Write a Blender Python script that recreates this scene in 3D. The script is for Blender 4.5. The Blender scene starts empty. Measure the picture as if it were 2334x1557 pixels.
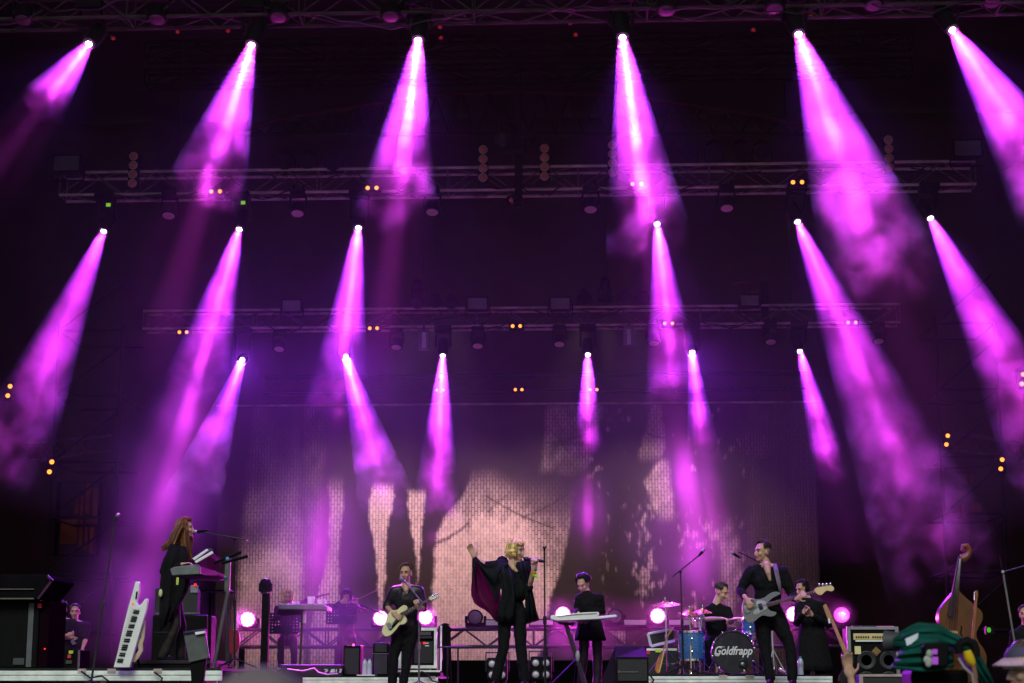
import bpy, math, random
from mathutils import Vector, Matrix, Quaternion, noise
S = bpy.context.scene
C = S.collection
V = Vector
rnd = random.Random(7)

# ------------------------------------------------------------------ camera
W, H, F = 2334, 1557, 4014.0            # photograph size and focal length in its pixels
HOR = 1565                              # eye level in the photograph
TH = math.atan((HOR - H / 2) / F)
YAW = math.radians(2.5)
EYE = V((0, 0, .05))                    # stage deck is z = 0
cd = bpy.data.cameras.new('camera')
cam = bpy.data.objects.new('camera', cd)
C.objects.link(cam)
cd.sensor_width = 36
cd.lens = F / W * 36
cd.clip_start = .05
cd.clip_end = 500
cd.dof.use_dof = True
cd.dof.focus_distance = 22
cd.dof.aperture_fstop = 3.5
R = Matrix.Rotation(YAW, 3, 'Z') @ Matrix.Rotation(math.pi / 2 + TH, 3, 'X')
cam.matrix_world = Matrix.Translation(EYE) @ R.to_4x4()
S.camera = cam

# ------------------------------------------------------------------ daylight (overcast, reaching the stage through its open front)
w = bpy.data.worlds.new('World')
S.world = w
w.use_nodes = True
bg = w.node_tree.nodes['Background']
sky = w.node_tree.nodes.new('ShaderNodeTexSky')
sky.sky_type = 'NISHITA'
sky.sun_disc = False
sky.sun_elevation = math.radians(40)
sky.sun_rotation = math.radians(180)
w.node_tree.links.new(sky.outputs[0], bg.inputs[0])
bg.inputs[1].default_value = .05
# soft overcast daylight falling in under the front edge of the roof
sl = bpy.data.lights.new('overcast_sun', 'SUN')
sl.energy = 2.0
sl.angle = math.radians(25)
sl.color = (.93, 1, .90)
so = bpy.data.objects.new('overcast_sun', sl)
C.objects.link(so)
so.rotation_euler = (math.radians(50), 0, math.radians(-8))
S.view_settings.view_transform = 'Standard'
S.view_settings.look = 'None'
S.view_settings.gamma = 1
S.view_settings.exposure = 0
S.cycles.use_denoising = True
S.cycles.volume_bounces = 0
S.cycles.max_bounces = 5
S.cycles.diffuse_bounces = 2
S.cycles.glossy_bounces = 2
S.cycles.transparent_max_bounces = 12
S.cycles.volume_step_rate = .22
S.cycles.volume_max_steps = 220
S.cycles.caustics_reflective = False
S.cycles.caustics_refractive = False
S.cycles.use_light_tree = True

SPOT_P = 14000.0      # watts of a follow beam
CORE_P = 120000.0      # its hot centre
SPILL_P = 3200.0      # its wide violet spill
FLOOR_P = 1500.0      # floor lamp
CLOTH_P = 1200.0      # added warm lights that wash the backdrop
SMOKE_D = .3         # density of the plumes
FOG_D = .0019        # thin smoke over the whole stage


def ray(px, py):
    return R @ V(((px - W / 2) / F, -(py - H / 2) / F, -1))


def at(px, py, Y):
    """the point of the stage plane y = Y measured at a pixel of the photograph"""
    d = ray(px, py)
    return EYE + d * ((Y - EYE.y) / d.y)


def ppm(Y):
    return F / (Y * 1.0)


# ------------------------------------------------------------------ materials
MATS = {}


def mat(name, col, rough=.6, metal=0., var=.18, scale=9., bump=.0, spec=.25, sheen=0, coat=0, trans=0.):
    if name in MATS:
        return MATS[name]
    m = bpy.data.materials.new(name)
    m.use_nodes = True
    nt = m.node_tree
    b = nt.nodes['Principled BSDF']
    tc = nt.nodes.new('ShaderNodeTexCoord')
    no = nt.nodes.new('ShaderNodeTexNoise')
    no.inputs['Scale'].default_value = scale
    no.inputs['Detail'].default_value = 5
    nt.links.new(tc.outputs['Object'], no.inputs['Vector'])
    mr = nt.nodes.new('ShaderNodeMapRange')
    mr.inputs[1].default_value = .3
    mr.inputs[2].default_value = .7
    mr.inputs[3].default_value = 1 - var
    mr.inputs[4].default_value = 1 + var
    nt.links.new(no.outputs[0], mr.inputs[0])
    mx = nt.nodes.new('ShaderNodeVectorMath')
    mx.operation = 'SCALE'
    mx.inputs[0].default_value = col
    nt.links.new(mr.outputs[0], mx.inputs['Scale'])
    nt.links.new(mx.outputs[0], b.inputs['Base Color'])
    r2 = nt.nodes.new('ShaderNodeMapRange')
    r2.inputs[3].default_value = max(0, rough - .1)
    r2.inputs[4].default_value = min(1, rough + .1)
    nt.links.new(no.outputs[0], r2.inputs[0])
    nt.links.new(r2.outputs[0], b.inputs['Roughness'])
    b.inputs['Metallic'].default_value = metal
    b.inputs['Specular IOR Level'].default_value = spec
    b.inputs['Sheen Weight'].default_value = sheen
    b.inputs['Coat Weight'].default_value = coat
    if trans:
        b.inputs['Transmission Weight'].default_value = trans
    if bump:
        bp = nt.nodes.new('ShaderNodeBump')
        bp.inputs['Strength'].default_value = bump
        bp.inputs['Distance'].default_value = .02
        nt.links.new(no.outputs[0], bp.inputs['Height'])
        nt.links.new(bp.outputs[0], b.inputs['Normal'])
    MATS[name] = m
    return m


def emis(name, col, strength):
    if name in MATS:
        return MATS[name]
    m = bpy.data.materials.new(name)
    m.use_nodes = True
    nt = m.node_tree
    nt.nodes.clear()
    o = nt.nodes.new('ShaderNodeOutputMaterial')
    e = nt.nodes.new('ShaderNodeEmission')
    e.inputs[0].default_value = (*col, 1)
    e.inputs[1].default_value = strength
    nt.links.new(e.outputs[0], o.inputs['Surface'])
    MATS[name] = m
    return m


def cloth(name, col, rough=.75, thru=.4):
    """thin cloth that lets light from behind through"""
    if name in MATS:
        return MATS[name]
    m = mat(name, col, rough, var=.25, scale=14, bump=.2)
    nt = m.node_tree
    b = nt.nodes['Principled BSDF']
    t = nt.nodes.new('ShaderNodeBsdfTranslucent')
    t.inputs[0].default_value = (*[min(1, c * 1.5) for c in col], 1)
    mx = nt.nodes.new('ShaderNodeMixShader')
    mx.inputs[0].default_value = thru
    nt.links.new(b.outputs[0], mx.inputs[1])
    nt.links.new(t.outputs[0], mx.inputs[2])
    nt.links.new(mx.outputs[0], nt.nodes['Material Output'].inputs['Surface'])
    return m


M_black = mat('black_paint', (.006, .0058, .0065), .65, spec=.05)
M_blackmetal = mat('black_metal', (.014, .014, .016), .45, .1, spec=.2)
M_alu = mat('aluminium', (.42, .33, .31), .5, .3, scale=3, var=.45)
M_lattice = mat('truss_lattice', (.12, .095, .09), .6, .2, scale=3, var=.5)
M_chrome = mat('chrome', (.8, .8, .82), .14, 1, var=.05)
M_rail = mat('aluminium_rail', (.72, .78, .72), .5, .15, scale=6, var=.22)
M_deck = mat('deck_ply', (.018, .016, .016), .7, scale=4, var=.3)
M_drape = mat('black_drape', (.003, .0025, .003), .95, spec=.05)
M_lens = mat('frosted_lens', (.55, .36, .37), .35, scale=60, var=.12)
M_darklens = mat('dark_lens', (.10, .09, .10), .2, scale=60, var=.3)
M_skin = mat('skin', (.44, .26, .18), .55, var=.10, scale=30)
M_skin2 = mat('skin_pale', (.50, .31, .21), .55, var=.10, scale=30)
M_blackcloth = mat('black_cloth', (.007, .007, .008), .9, scale=25, var=.4, bump=.4, spec=.12)
M_satin = mat('black_satin', (.016, .014, .02), .38, scale=14, var=.3, bump=.25)
M_lipc = mat('lip_red', (.30, .09, .08), .5)
M_eye = mat('eye_dark', (.02, .015, .012), .3)
M_white = mat('white_plastic', (.74, .76, .74), .4, var=.06)
M_grille = mat('speaker_grille', (.03, .03, .032), .8, scale=150, var=.6)
M_wood = mat('maple_wood', (.34, .19, .08), .4, scale=18, var=.2, coat=.3)
M_brownwood = mat('dark_fretboard', (.07, .04, .03), .5, scale=30)
E_spot = emis('lamp_magenta', (1, .55, 1), 60)
_n = E_spot.node_tree
_t = _n.nodes.new('ShaderNodeBsdfTransparent')
_a = _n.nodes.new('ShaderNodeAddShader')
_n.links.new(_n.nodes['Emission'].outputs[0], _a.inputs[0])
_n.links.new(_t.outputs[0], _a.inputs[1])
_n.links.new(_a.outputs[0], _n.nodes['Material Output'].inputs['Surface'])
E_floor = emis('floor_lamp_magenta', (1, .30, .92), 9)
E_floor2 = emis('floor_lamp_pink', (1, .12, .72), 1.25)
E_amber = emis('lamp_amber', (1, .30, .04), 2.3)
E_red = emis('red_led', (1, .03, .02), 1.6)
E_dullred = emis('dull_red_led', (.6, .03, .03), .30)
E_green = emis('green_led', (.35, .9, .06), .5)


# ------------------------------------------------------------------ mesh builder
def rot_to(d):
    return V(d).normalized().to_track_quat('Z', 'Y').to_matrix()


class MB:
    def __init__(s):
        s.v = []
        s.f = []

    def add(s, vs, fs):
        k = len(s.v)
        s.v += [V(q) for q in vs]
        s.f += [tuple(i + k for i in f) for f in fs]

    def box(s, c, d, rot=None):
        c = V(c)
        r = rot or Matrix.Identity(3)
        vs = [c + r @ V((x * d[0] / 2, y * d[1] / 2, z * d[2] / 2)) for x in (-1, 1) for y in (-1, 1) for z in (-1, 1)]
        s.add(vs, [(0, 1, 3, 2), (4, 6, 7, 5), (0, 4, 5, 1), (2, 3, 7, 6), (0, 2, 6, 4), (1, 5, 7, 3)])
        return s

    def bb(s, p, q):
        p, q = V(p), V(q)
        return s.box((p + q) / 2, [abs(a - b) for a, b in zip(p, q)])

    def tube(s, pts, r, n=8, cap=True, flat=1., up=None):
        pts = [V(p) for p in pts]
        k = len(pts)
        rs = r if isinstance(r, (list, tuple)) else [r] * k
        vs = []
        fs = []
        prev = None
        for i, p in enumerate(pts):
            t = (pts[min(i + 1, k - 1)] - pts[max(i - 1, 0)])
            t = t.normalized() if t.length > 1e-9 else V((0, 0, 1))
            if prev is None:
                a = t.cross(V(up) if up else (V((0, 1, 0)) if abs(t.y) < .9 else V((1, 0, 0)))).normalized()
            else:
                a = (prev - t * prev.dot(t)).normalized()
            prev = a
            b = t.cross(a)
            for j in range(n):
                h = 2 * math.pi * j / n
                vs.append(p + a * (rs[i] * math.cos(h)) + b * (rs[i] * flat * math.sin(h)))
        for i in range(k - 1):
            for j in range(n):
                fs.append((i * n + j, i * n + (j + 1) % n, (i + 1) * n + (j + 1) % n, (i + 1) * n + j))
        if cap:
            fs.append(tuple(range(n - 1, -1, -1)))
            fs.append(tuple(range((k - 1) * n, k * n)))
        s.add(vs, fs)
        return s

    def lathe(s, o, axis, prof, n=20):
        o = V(o)
        m = rot_to(axis)
        vs = []
        fs = []
        for r, h in prof:
            for j in range(n):
                a = 2 * math.pi * j / n
                vs.append(o + m @ V((r * math.cos(a), r * math.sin(a), h)))
        k = len(prof)
        for i in range(k - 1):
            for j in range(n):
                fs.append((i * n + j, i * n + (j + 1) % n, (i + 1) * n + (j + 1) % n, (i + 1) * n + j))
        fs.append(tuple(range(n - 1, -1, -1)))
        fs.append(tuple(range((k - 1) * n, k * n)))
        s.add(vs, fs)
        return s

    def ell(s, c, rad, rot=None, n=14):
        c = V(c)
        r = rot or Matrix.Identity(3)
        k = n // 2 + 1
        vs = [c + r @ V((0, 0, rad[2]))]
        for i in range(1, k):
            a = math.pi * i / k
            for j in range(n):
                b = 2 * math.pi * j / n
                vs.append(c + r @ V((rad[0] * math.sin(a) * math.cos(b), rad[1] * math.sin(a) * math.sin(b), rad[2] * math.cos(a))))
        vs.append(c + r @ V((0, 0, -rad[2])))
        fs = [(0, 1 + j, 1 + (j + 1) % n) for j in range(n)]
        for i in range(k - 2):
            for j in range(n):
                fs.append((1 + i * n + j, 1 + (i + 1) * n + j, 1 + (i + 1) * n + (j + 1) % n, 1 + i * n + (j + 1) % n))
        e = len(vs) - 1
        q = 1 + (k - 2) * n
        fs += [(e, q + (j + 1) % n, q + j) for j in range(n)]
        s.add(vs, fs)
        return s

    def limb(s, pts, rs, n=10):
        s.tube(pts, rs, n)
        for p, r in zip(pts, rs):
            s.ell(p, (r, r, r), n=10)
        return s

    def plate(s, pts, th):
        """closed outline of 3-D points, thickened away from the audience (+y)"""
        pts = [V(p) for p in pts]
        k = len(pts)
        vs = pts + [p + V((0, th, 0)) for p in pts]
        fs = [tuple(range(k)), tuple(range(2 * k - 1, k - 1, -1))]
        for i in range(k):
            fs.append((i, i + k, (i + 1) % k + k, (i + 1) % k))
        s.add(vs, fs)
        return s

    def px(s, poly, Y, th, tilt=0):
        """an outline measured on the photograph, standing at depth Y with real thickness"""
        return s.plate([at(a, b, Y + tilt * (a - poly[0][0]) / 100) for a, b in poly], th)

    def loft(s, A, B, n=8, wave=.0, freq=3):
        k = len(A)
        vs = []
        for i in range(k):
            for j in range(n + 1):
                t = j / n
                p = A[i].lerp(B[i], t)
                vs.append(p + V((0, wave * math.sin(freq * math.pi * t + i * .25), 0)))
        fs = [(i * (n + 1) + j, i * (n + 1) + j + 1, (i + 1) * (n + 1) + j + 1, (i + 1) * (n + 1) + j) for i in range(k - 1) for j in range(n)]
        s.add(vs, fs)
        return s

    def build(s, name, m, parent=None, smooth=True, bevel=0, remesh=0, relax=3, solid=0, disp=0, dscale=.15, loc=None):
        me = bpy.data.meshes.new(name)
        o0 = V(parent['_at']) if parent is not None else V((0, 0, 0))
        if loc is not None:
            o0 = V(loc)
        me.from_pydata([v - o0 for v in s.v], [], s.f)
        me.validate()
        if smooth:
            me.shade_smooth() if hasattr(me, 'shade_smooth') else None
        me.materials.append(m)
        o = bpy.data.objects.new(name, me)
        C.objects.link(o)
        if parent is not None:
            o.parent = parent
            o['_at'] = parent['_at']
        else:
            o.location = o0
            o['_at'] = tuple(o0)
        if remesh:
            q = o.modifiers.new('r', 'REMESH')
            q.mode = 'VOXEL'
            q.voxel_size = remesh
            q.use_smooth_shade = True
            if relax:
                q = o.modifiers.new('s', 'SMOOTH')
                q.iterations = relax
                q.factor = .5
        if disp:
            t = bpy.data.textures.new('folds', 'CLOUDS')
            t.noise_scale = dscale
            q = o.modifiers.new('d', 'DISPLACE')
            q.texture = t
            q.strength = disp
            q.texture_coords = 'LOCAL'
        if solid:
            q = o.modifiers.new('t', 'SOLIDIFY')
            q.thickness = solid
            q.offset = 0
        if bevel:
            q = o.modifiers.new('b', 'BEVEL')
            q.width = bevel
            q.segments = 2
            q.limit_method = 'ANGLE'
        if smooth and not remesh:
            try:
                me.set_sharp_from_angle(angle=math.radians(40))
            except Exception:
                pass
        return o


def thing(name, label, cat, loc=(0, 0, 0), group=None):
    o = bpy.data.objects.new(name, None)
    C.objects.link(o)
    o.location = loc
    o['_at'] = tuple(loc)
    o['label'] = label
    o['category'] = cat
    if group:
        o['group'] = group
    return o


def tag(o, label, cat=None, group=None, kind=None):
    o['label'] = label
    if cat:
        o['category'] = cat
    if group:
        o['group'] = group
    if kind:
        o['kind'] = kind
    return o


def struct(o):
    o['kind'] = 'structure'
    return o


def dup(root, loc, label, scale=1., rot=None):
    r = root.copy()
    C.objects.link(r)
    r.location = loc
    r.scale = (scale,) * 3
    if rot:
        r.rotation_euler = rot
    r['label'] = label
    for ch in list(root.children):
        c = ch.copy()
        C.objects.link(c)
        c.parent = r
        for g in list(ch.children):
            d = g.copy()
            C.objects.link(d)
            d.parent = c
    return r


ORD = ['first', 'second', 'third', 'fourth', 'fifth', 'sixth', 'seventh', 'eighth', 'ninth', 'tenth', 'eleventh', 'twelfth']

# ------------------------------------------------------------------ ground, stage deck, roof, drapes
struct(MB().bb((-120, -60, -1.75), (120, 120, -1.6)).build('ground', mat('trodden_grass', (.05, .055, .03), .9, scale=1.5, var=.5), smooth=False))
struct(MB().bb((-15, 18.9, -.12), (13, 40.5, 0)).build('stage_floor', mat('stage_ply', (.022, .02, .02), .5, scale=2, var=.4), smooth=False))
struct(MB().bb((-15, 18.95, -1.6), (13, 19.02, -.12)).build('stage_skirt', M_drape, smooth=False))
roofm = mat('roof_fabric', (.035, .022, .022), .8, scale=.7, var=.35, bump=.2)


def wavy(p, u, v, nu, nv, amp, freq, ax):
    """hanging cloth sheet with vertical folds"""
    m = MB()
    vs = []
    for i in range(nu + 1):
        for j in range(nv + 1):
            q = p + u * (i / nu) + v * (j / nv)
            f = amp * (math.sin(freq * i) + .5 * math.sin(freq * 2.3 * i + 1.3)) * (.6 + .4 * math.sin(j * .4 + i * .11))
            vs.append(q + ax * f)
    fs = [(i * (nv + 1) + j, (i + 1) * (nv + 1) + j, (i + 1) * (nv + 1) + j + 1, i * (nv + 1) + j + 1) for i in range(nu) for j in range(nv)]
    m.add(vs, fs)
    return m


struct(wavy(V((-16, 16, 12.2)), V((30, 0, 0)), V((0, 25, 1.2)), 90, 60, .05, .55, V((0, 0, 1))).build('stage_roof', roofm, solid=.05))
tag(wavy(V((-16, 40, 13.3)), V((30, 0, 0)), V((0, 0, -13.3)), 120, 40, .06, .8, V((0, 1, 0))).build('back_drape', mat('rear_cloth', (.050, .032, .028), .95, scale=.8, var=.25, spec=.1), solid=.02),
    'dark brown rear cloth closing the back of the stage above the forest backdrop', 'drape')
tag(wavy(V((-14.2, 17, 12.5)), V((0, 23, 0)), V((0, 0, -12.5)), 90, 20, .08, .8, V((1, 0, 0))).build('side_drape', M_drape, solid=.02),
    'black drape closing the left wing of the stage', 'drape', 'black wing drapes')
tag(wavy(V((11.4, 17, 12.5)), V((0, 23, 0)), V((0, 0, -12.5)), 90, 20, .08, .8, V((1, 0, 0))).build('side_drape', M_drape, solid=.02),
    'black drape closing the right wing of the stage', 'drape', 'black wing drapes')

# ------------------------------------------------------------------ printed forest backdrop
BY = 38.6


def sm(a, b, x):
    t = max(0, min(1, (x - a) / (b - a)))
    return t * t * (3 - 2 * t)


def pl(tab, y):
    """piecewise linear table [(y, value)]"""
    if y <= tab[0][0]:
        return tab[0][1]
    for (a, u), (b, v_) in zip(tab, tab[1:]):
        if y <= b:
            return u + (v_ - u) * (y - a) / (b - a)
    return tab[-1][1]


def band(x, y, L, Rt, e=5):
    l, r = pl(L, y), pl(Rt, y)
    return sm(l - e, l + e, x) * (1 - sm(r - e, r + e, x))


def print_value(x, y):
    """brightness of the printed forest: 0 trunk, 1 bright sky between the trunks"""
    x += 4.5 * noise.noise(V((y / 26, x / 90, 5))) + 2.2 * noise.noise(V((y / 9, x / 60, 9)))
    n1 = noise.noise(V((x / 60, y / 90, 0)))
    n2 = noise.noise(V((x / 22, y / 30, 3)))
    n3 = noise.noise(V((x / 140, y / 160, 7)))
    g = 0
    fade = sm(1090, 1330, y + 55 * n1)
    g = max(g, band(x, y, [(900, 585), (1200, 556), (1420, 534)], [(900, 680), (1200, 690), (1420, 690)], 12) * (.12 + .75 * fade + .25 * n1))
    g = max(g, band(x, y, [(1000, 745), (1250, 752), (1430, 706)], [(900, 785), (1150, 781), (1250, 774), (1430, 771)], 4) * (.45 + .2 * fade + .25 * n1) * sm(1070, 1160, y))
    g = max(g, band(x, y, [(900, 690), (1430, 690)], [(900, 745), (1430, 720)], 10) * (.12 + .1 * n2))
    g = max(g, band(x, y, [(1100, 850), (1150, 841), (1190, 844), (1250, 853), (1320, 861), (1400, 866)], [(1100, 898), (1150, 896), (1230, 880), (1330, 879), (1400, 868)], 3) * .9 * sm(1095, 1125, y))
    g = max(g, band(x, y, [(1100, 930), (1150, 928), (1230, 940), (1280, 948), (1330, 952)], [(1100, 972), (1150, 968), (1230, 959), (1280, 956), (1330, 953)], 3) * .85 * sm(1110, 1130, y))
    big = band(x, y, [(1060, 1078), (1095, 1072), (1140, 1048), (1180, 1012), (1230, 992), (1440, 983)], [(1000, 1320), (1100, 1312), (1200, 1298), (1290, 1280), (1350, 1258), (1500, 1228)], 5)
    top = sm(1060, 1180, y + 40 * n1 + .15 * (1150 - x))
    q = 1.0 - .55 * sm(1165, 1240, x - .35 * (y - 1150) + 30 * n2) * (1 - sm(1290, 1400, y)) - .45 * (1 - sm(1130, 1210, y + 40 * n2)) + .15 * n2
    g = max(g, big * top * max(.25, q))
    # crown light high up and scattered gaps to the right
    r = band(x, y, [(900, 1250), (1080, 1232)], [(900, 1372), (940, 1370), (1080, 1336)], 8) * (1 - sm(1040, 1090, y + 30 * n1)) * (.28 + .3 * n1 + .2 * n2)
    g = max(g, r)
    g = max(g, band(x, y, [(920, 1488), (1000, 1468), (1040, 1455)], [(920, 1507), (1020, 1516), (1040, 1510)], 5) * .5 * (1 - sm(1020, 1060, y)))
    g = max(g, band(x, y, [(1040, 1505), (1100, 1470), (1180, 1500)], [(1040, 1522), (1180, 1536), (1200, 1540)], 8) * (.5 + .35 * n2) * sm(1040, 1060, y) * (1 - sm(1160, 1200, y)))
    g = max(g, band(x, y, [(1180, 1640), (1300, 1640), (1340, 1640)], [(1180, 1668), (1300, 1692), (1340, 1680)], 12) * (.35 + .5 * n2) * sm(1170, 1240, y))
    n4 = noise.noise(V((x / 10, y / 22, 11)))
    sp = max(0, .8 * n4 + .35 * n2 + .6 * n1 - .24) * 1.7
    right = sm(1340, 1375, x - .15 * (y - 1200)) * (1 - sm(1690, 1720, x))
    g = max(g, right * min(.62, sp) * sm(1090, 1290, y))
    g = max(g, .42 * sm(.25, .8, sp) * right)
    # plain right hand part with soft glow
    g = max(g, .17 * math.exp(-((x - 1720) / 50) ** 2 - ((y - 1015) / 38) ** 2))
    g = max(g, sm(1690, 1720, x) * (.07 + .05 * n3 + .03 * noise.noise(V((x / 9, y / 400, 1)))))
    # thin branches drawn over the light
    for (ax, ay, bx, by, w_, curve) in ((990, 1238, 1068, 1192, 3.2, 7), (1110, 1168, 1150, 1130, 2.5, 0), (1212, 1010, 1350, 985, 2.5, 9), (1215, 1030, 1345, 1012, 2.2, -8),
                                        (1262, 985, 1300, 1032, 2., 0), (1105, 1130, 1265, 1205, 2.2, 6), (1190, 1180, 1290, 1130, 2, 3), (1470, 985, 1520, 998, 2.5, 4)):
        if min(ax, bx) < x < max(ax, bx):
            t = (x - ax) / (bx - ax)
            yy = ay + (by - ay) * t + curve * math.sin(math.pi * t)
            g *= 1 - .8 * math.exp(-((y - yy) / w_) ** 2)
    return max(0, min(1, g))


def make_backdrop():
    nu, nv = 420, 190
    p0 = at(505, 925, BY)
    p1 = at(1868, 1330, BY)
    x0, x1 = p0.x, p1.x
    zt = at(1180, 925, BY).z
    zb = .05
    m = MB()
    vals = []
    vs = []
    for i in range(nu + 1):
        x = x0 + (x1 - x0) * i / nu
        for j in range(nv + 1):
            z = zt + (zb - zt) * j / nv
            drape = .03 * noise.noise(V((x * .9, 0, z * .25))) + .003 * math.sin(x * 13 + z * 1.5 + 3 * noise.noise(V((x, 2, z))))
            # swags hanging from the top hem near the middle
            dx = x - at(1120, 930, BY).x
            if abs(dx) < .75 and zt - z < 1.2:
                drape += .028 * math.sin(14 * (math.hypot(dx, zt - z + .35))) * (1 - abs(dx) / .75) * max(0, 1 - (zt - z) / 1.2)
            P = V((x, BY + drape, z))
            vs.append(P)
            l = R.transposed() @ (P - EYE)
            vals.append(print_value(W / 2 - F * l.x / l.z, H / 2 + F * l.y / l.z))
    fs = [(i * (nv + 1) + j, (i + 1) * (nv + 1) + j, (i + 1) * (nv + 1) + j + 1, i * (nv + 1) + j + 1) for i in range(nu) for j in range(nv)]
    m.add(vs, fs)
    mm = bpy.data.materials.new('printed_gauze')
    mm.use_nodes = True
    nt = mm.node_tree
    L = nt.links.new
    b = nt.nodes['Principled BSDF']
    b.inputs['Roughness'].default_value = .8
    a = nt.nodes.new('ShaderNodeAttribute')
    a.attribute_name = 'forest'
    tc = nt.nodes.new('ShaderNodeTexCoord')
    sx = nt.nodes.new('ShaderNodeSeparateXYZ')
    L(tc.outputs['Object'], sx.inputs[0])
    cx = nt.nodes.new('ShaderNodeCombineXYZ')
    L(sx.outputs[2], cx.inputs[0])
    L(sx.outputs[0], cx.inputs[1])
    br = nt.nodes.new('ShaderNodeTexBrick')
    br.inputs['Scale'].default_value = 1
    br.inputs['Brick Width'].default_value = .17
    br.inputs['Row Height'].default_value = .066
    br.inputs['Mortar Size'].default_value = .013
    br.inputs['Mortar Smooth'].default_value = .8
    br.inputs['Color1'].default_value = (1, 1, 1, 1)
    br.inputs['Color2'].default_value = (.72, .72, .72, 1)
    br.inputs['Mortar'].default_value = (.12, .12, .12, 1)
    L(cx.outputs[0], br.inputs[0])
    no = nt.nodes.new('ShaderNodeTexNoise')
    no.inputs['Scale'].default_value = 7
    no.inputs['Detail'].default_value = 7
    no.inputs['Roughness'].default_value = .7
    L(tc.outputs['Object'], no.inputs[0])

    def M(op, p, q, cl=False):
        n = nt.nodes.new('ShaderNodeMath')
        n.operation = op
        n.use_clamp = cl
        for k, z in enumerate((p, q)):
            if isinstance(z, (int, float)):
                n.inputs[k].default_value = z
            else:
                L(z, n.inputs[k])
        return n.outputs[0]
    # the brick weave fades out where the print is brightest
    sb = nt.nodes.new('ShaderNodeSeparateColor')
    L(br.outputs[0], sb.inputs[0])
    wv = nt.nodes.new('ShaderNodeMapRange')
    wv.inputs[1].default_value = .75
    wv.inputs[2].default_value = 1.0
    wv.inputs[3].default_value = 1
    wv.inputs[4].default_value = .45
    L(a.outputs['Fac'], wv.inputs[0])
    mo = M('SUBTRACT', 1, M('MULTIPLY', M('SUBTRACT', 1, sb.outputs[0]), wv.outputs[0]))
    grain = M('ADD', .35, M('MULTIPLY', no.outputs[0], 1.3))
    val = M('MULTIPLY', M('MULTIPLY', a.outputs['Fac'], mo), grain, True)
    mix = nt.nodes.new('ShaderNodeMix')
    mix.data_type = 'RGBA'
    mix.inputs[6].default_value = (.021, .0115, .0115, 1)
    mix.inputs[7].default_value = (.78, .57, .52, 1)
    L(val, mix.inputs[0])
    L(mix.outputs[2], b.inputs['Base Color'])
    o = m.build('forest_backdrop', mm)
    at_ = o.data.attributes.new('forest', 'FLOAT', 'POINT')
    at_.data.foreach_set('value', vals)
    tag(o, 'forest backdrop cloth with dark tree trunks printed over a pink brick weave', 'backdrop')
    # hem pipe
    tag(MB().tube([V((x0 - .1, BY - .08, zt + .03)), V((x1 + .1, BY - .08, zt + .03))], .025).build('hanging_bar', M_alu),
        'thin metal bar carrying the top hem of the forest backdrop', 'bar')


make_backdrop()


# ------------------------------------------------------------------ trusses
def truss(label, a, b, h, d, seg=.55, r=.026, rb=.011, m=M_alu, name='lighting_truss', group='lighting trusses across the stage'):
    """box truss from a to b: a, b are centres of its lower front chord"""
    a, b = V(a), V(b)
    t = thing(name, label, 'truss', a, group)
    ax = (b - a).normalized()
    up = V((0, 0, 1)) if abs(ax.z) < .8 else V((1, 0, 0))
    sd = ax.cross(up).normalized()
    if sd.y < 0:
        sd = -sd
    up = up * h
    sd = sd * d
    for off in (V((0, 0, 0)), up, sd, up + sd):
        MB().tube([a + off, b + off], r, 10).build('chord', m, t)
    n = max(2, int((b - a).length / seg))
    lat = MB()
    for k in range(n):
        p, q = a.lerp(b, k / n), a.lerp(b, (k + 1) / n)
        for o1, o2 in ((V((0, 0, 0)), up), (sd, up + sd), (V((0, 0, 0)), sd), (up, up + sd)):
            u, v_ = (p + o1, q + o2) if k % 2 == 0 else (p + o2, q + o1)
            lat.tube([u, v_], rb, 5)
        if k % 4 == 0:
            for o1, o2 in ((V((0, 0, 0)), up), (V((0, 0, 0)), sd), (sd, up + sd), (up, up + sd)):
                lat.tube([p + o1, p + o2], rb, 5)
    for o1, o2 in ((V((0, 0, 0)), up), (V((0, 0, 0)), sd), (sd, up + sd), (up, up + sd)):
        lat.tube([b + o1, b + o2], rb, 5)
    lat.build('lattice', M_lattice if m is M_alu else m, t)
    return t


T1Y, T2Y, T3Y, T4Y = 21.5, 28.8, 34.8, 37.6
z1 = at(1180, 24, T1Y).z
z2 = at(1180, 432, T2Y).z
z3 = at(1180, 742, T3Y).z
z4 = at(1180, 889, T4Y).z
truss('foremost lighting truss at the top edge above the first row of beams', (-10.5, T1Y, z1), (7.6, T1Y, z1), .42, .42, m=mat('shaded_truss', (.045, .037, .034), .75, .1, scale=3, var=.6, spec=.1))  # darker colour paints shade onto this truss, since sunlight reaches it
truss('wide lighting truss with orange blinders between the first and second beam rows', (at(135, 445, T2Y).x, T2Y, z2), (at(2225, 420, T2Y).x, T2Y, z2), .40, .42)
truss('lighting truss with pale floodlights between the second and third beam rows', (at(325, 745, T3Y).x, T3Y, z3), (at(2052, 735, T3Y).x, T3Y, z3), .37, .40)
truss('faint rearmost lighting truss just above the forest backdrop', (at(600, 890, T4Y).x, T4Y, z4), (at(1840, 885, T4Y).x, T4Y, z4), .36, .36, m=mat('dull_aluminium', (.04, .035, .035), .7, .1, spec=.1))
M_cable = mat('black_cable', (.010, .009, .010), .6)


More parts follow.
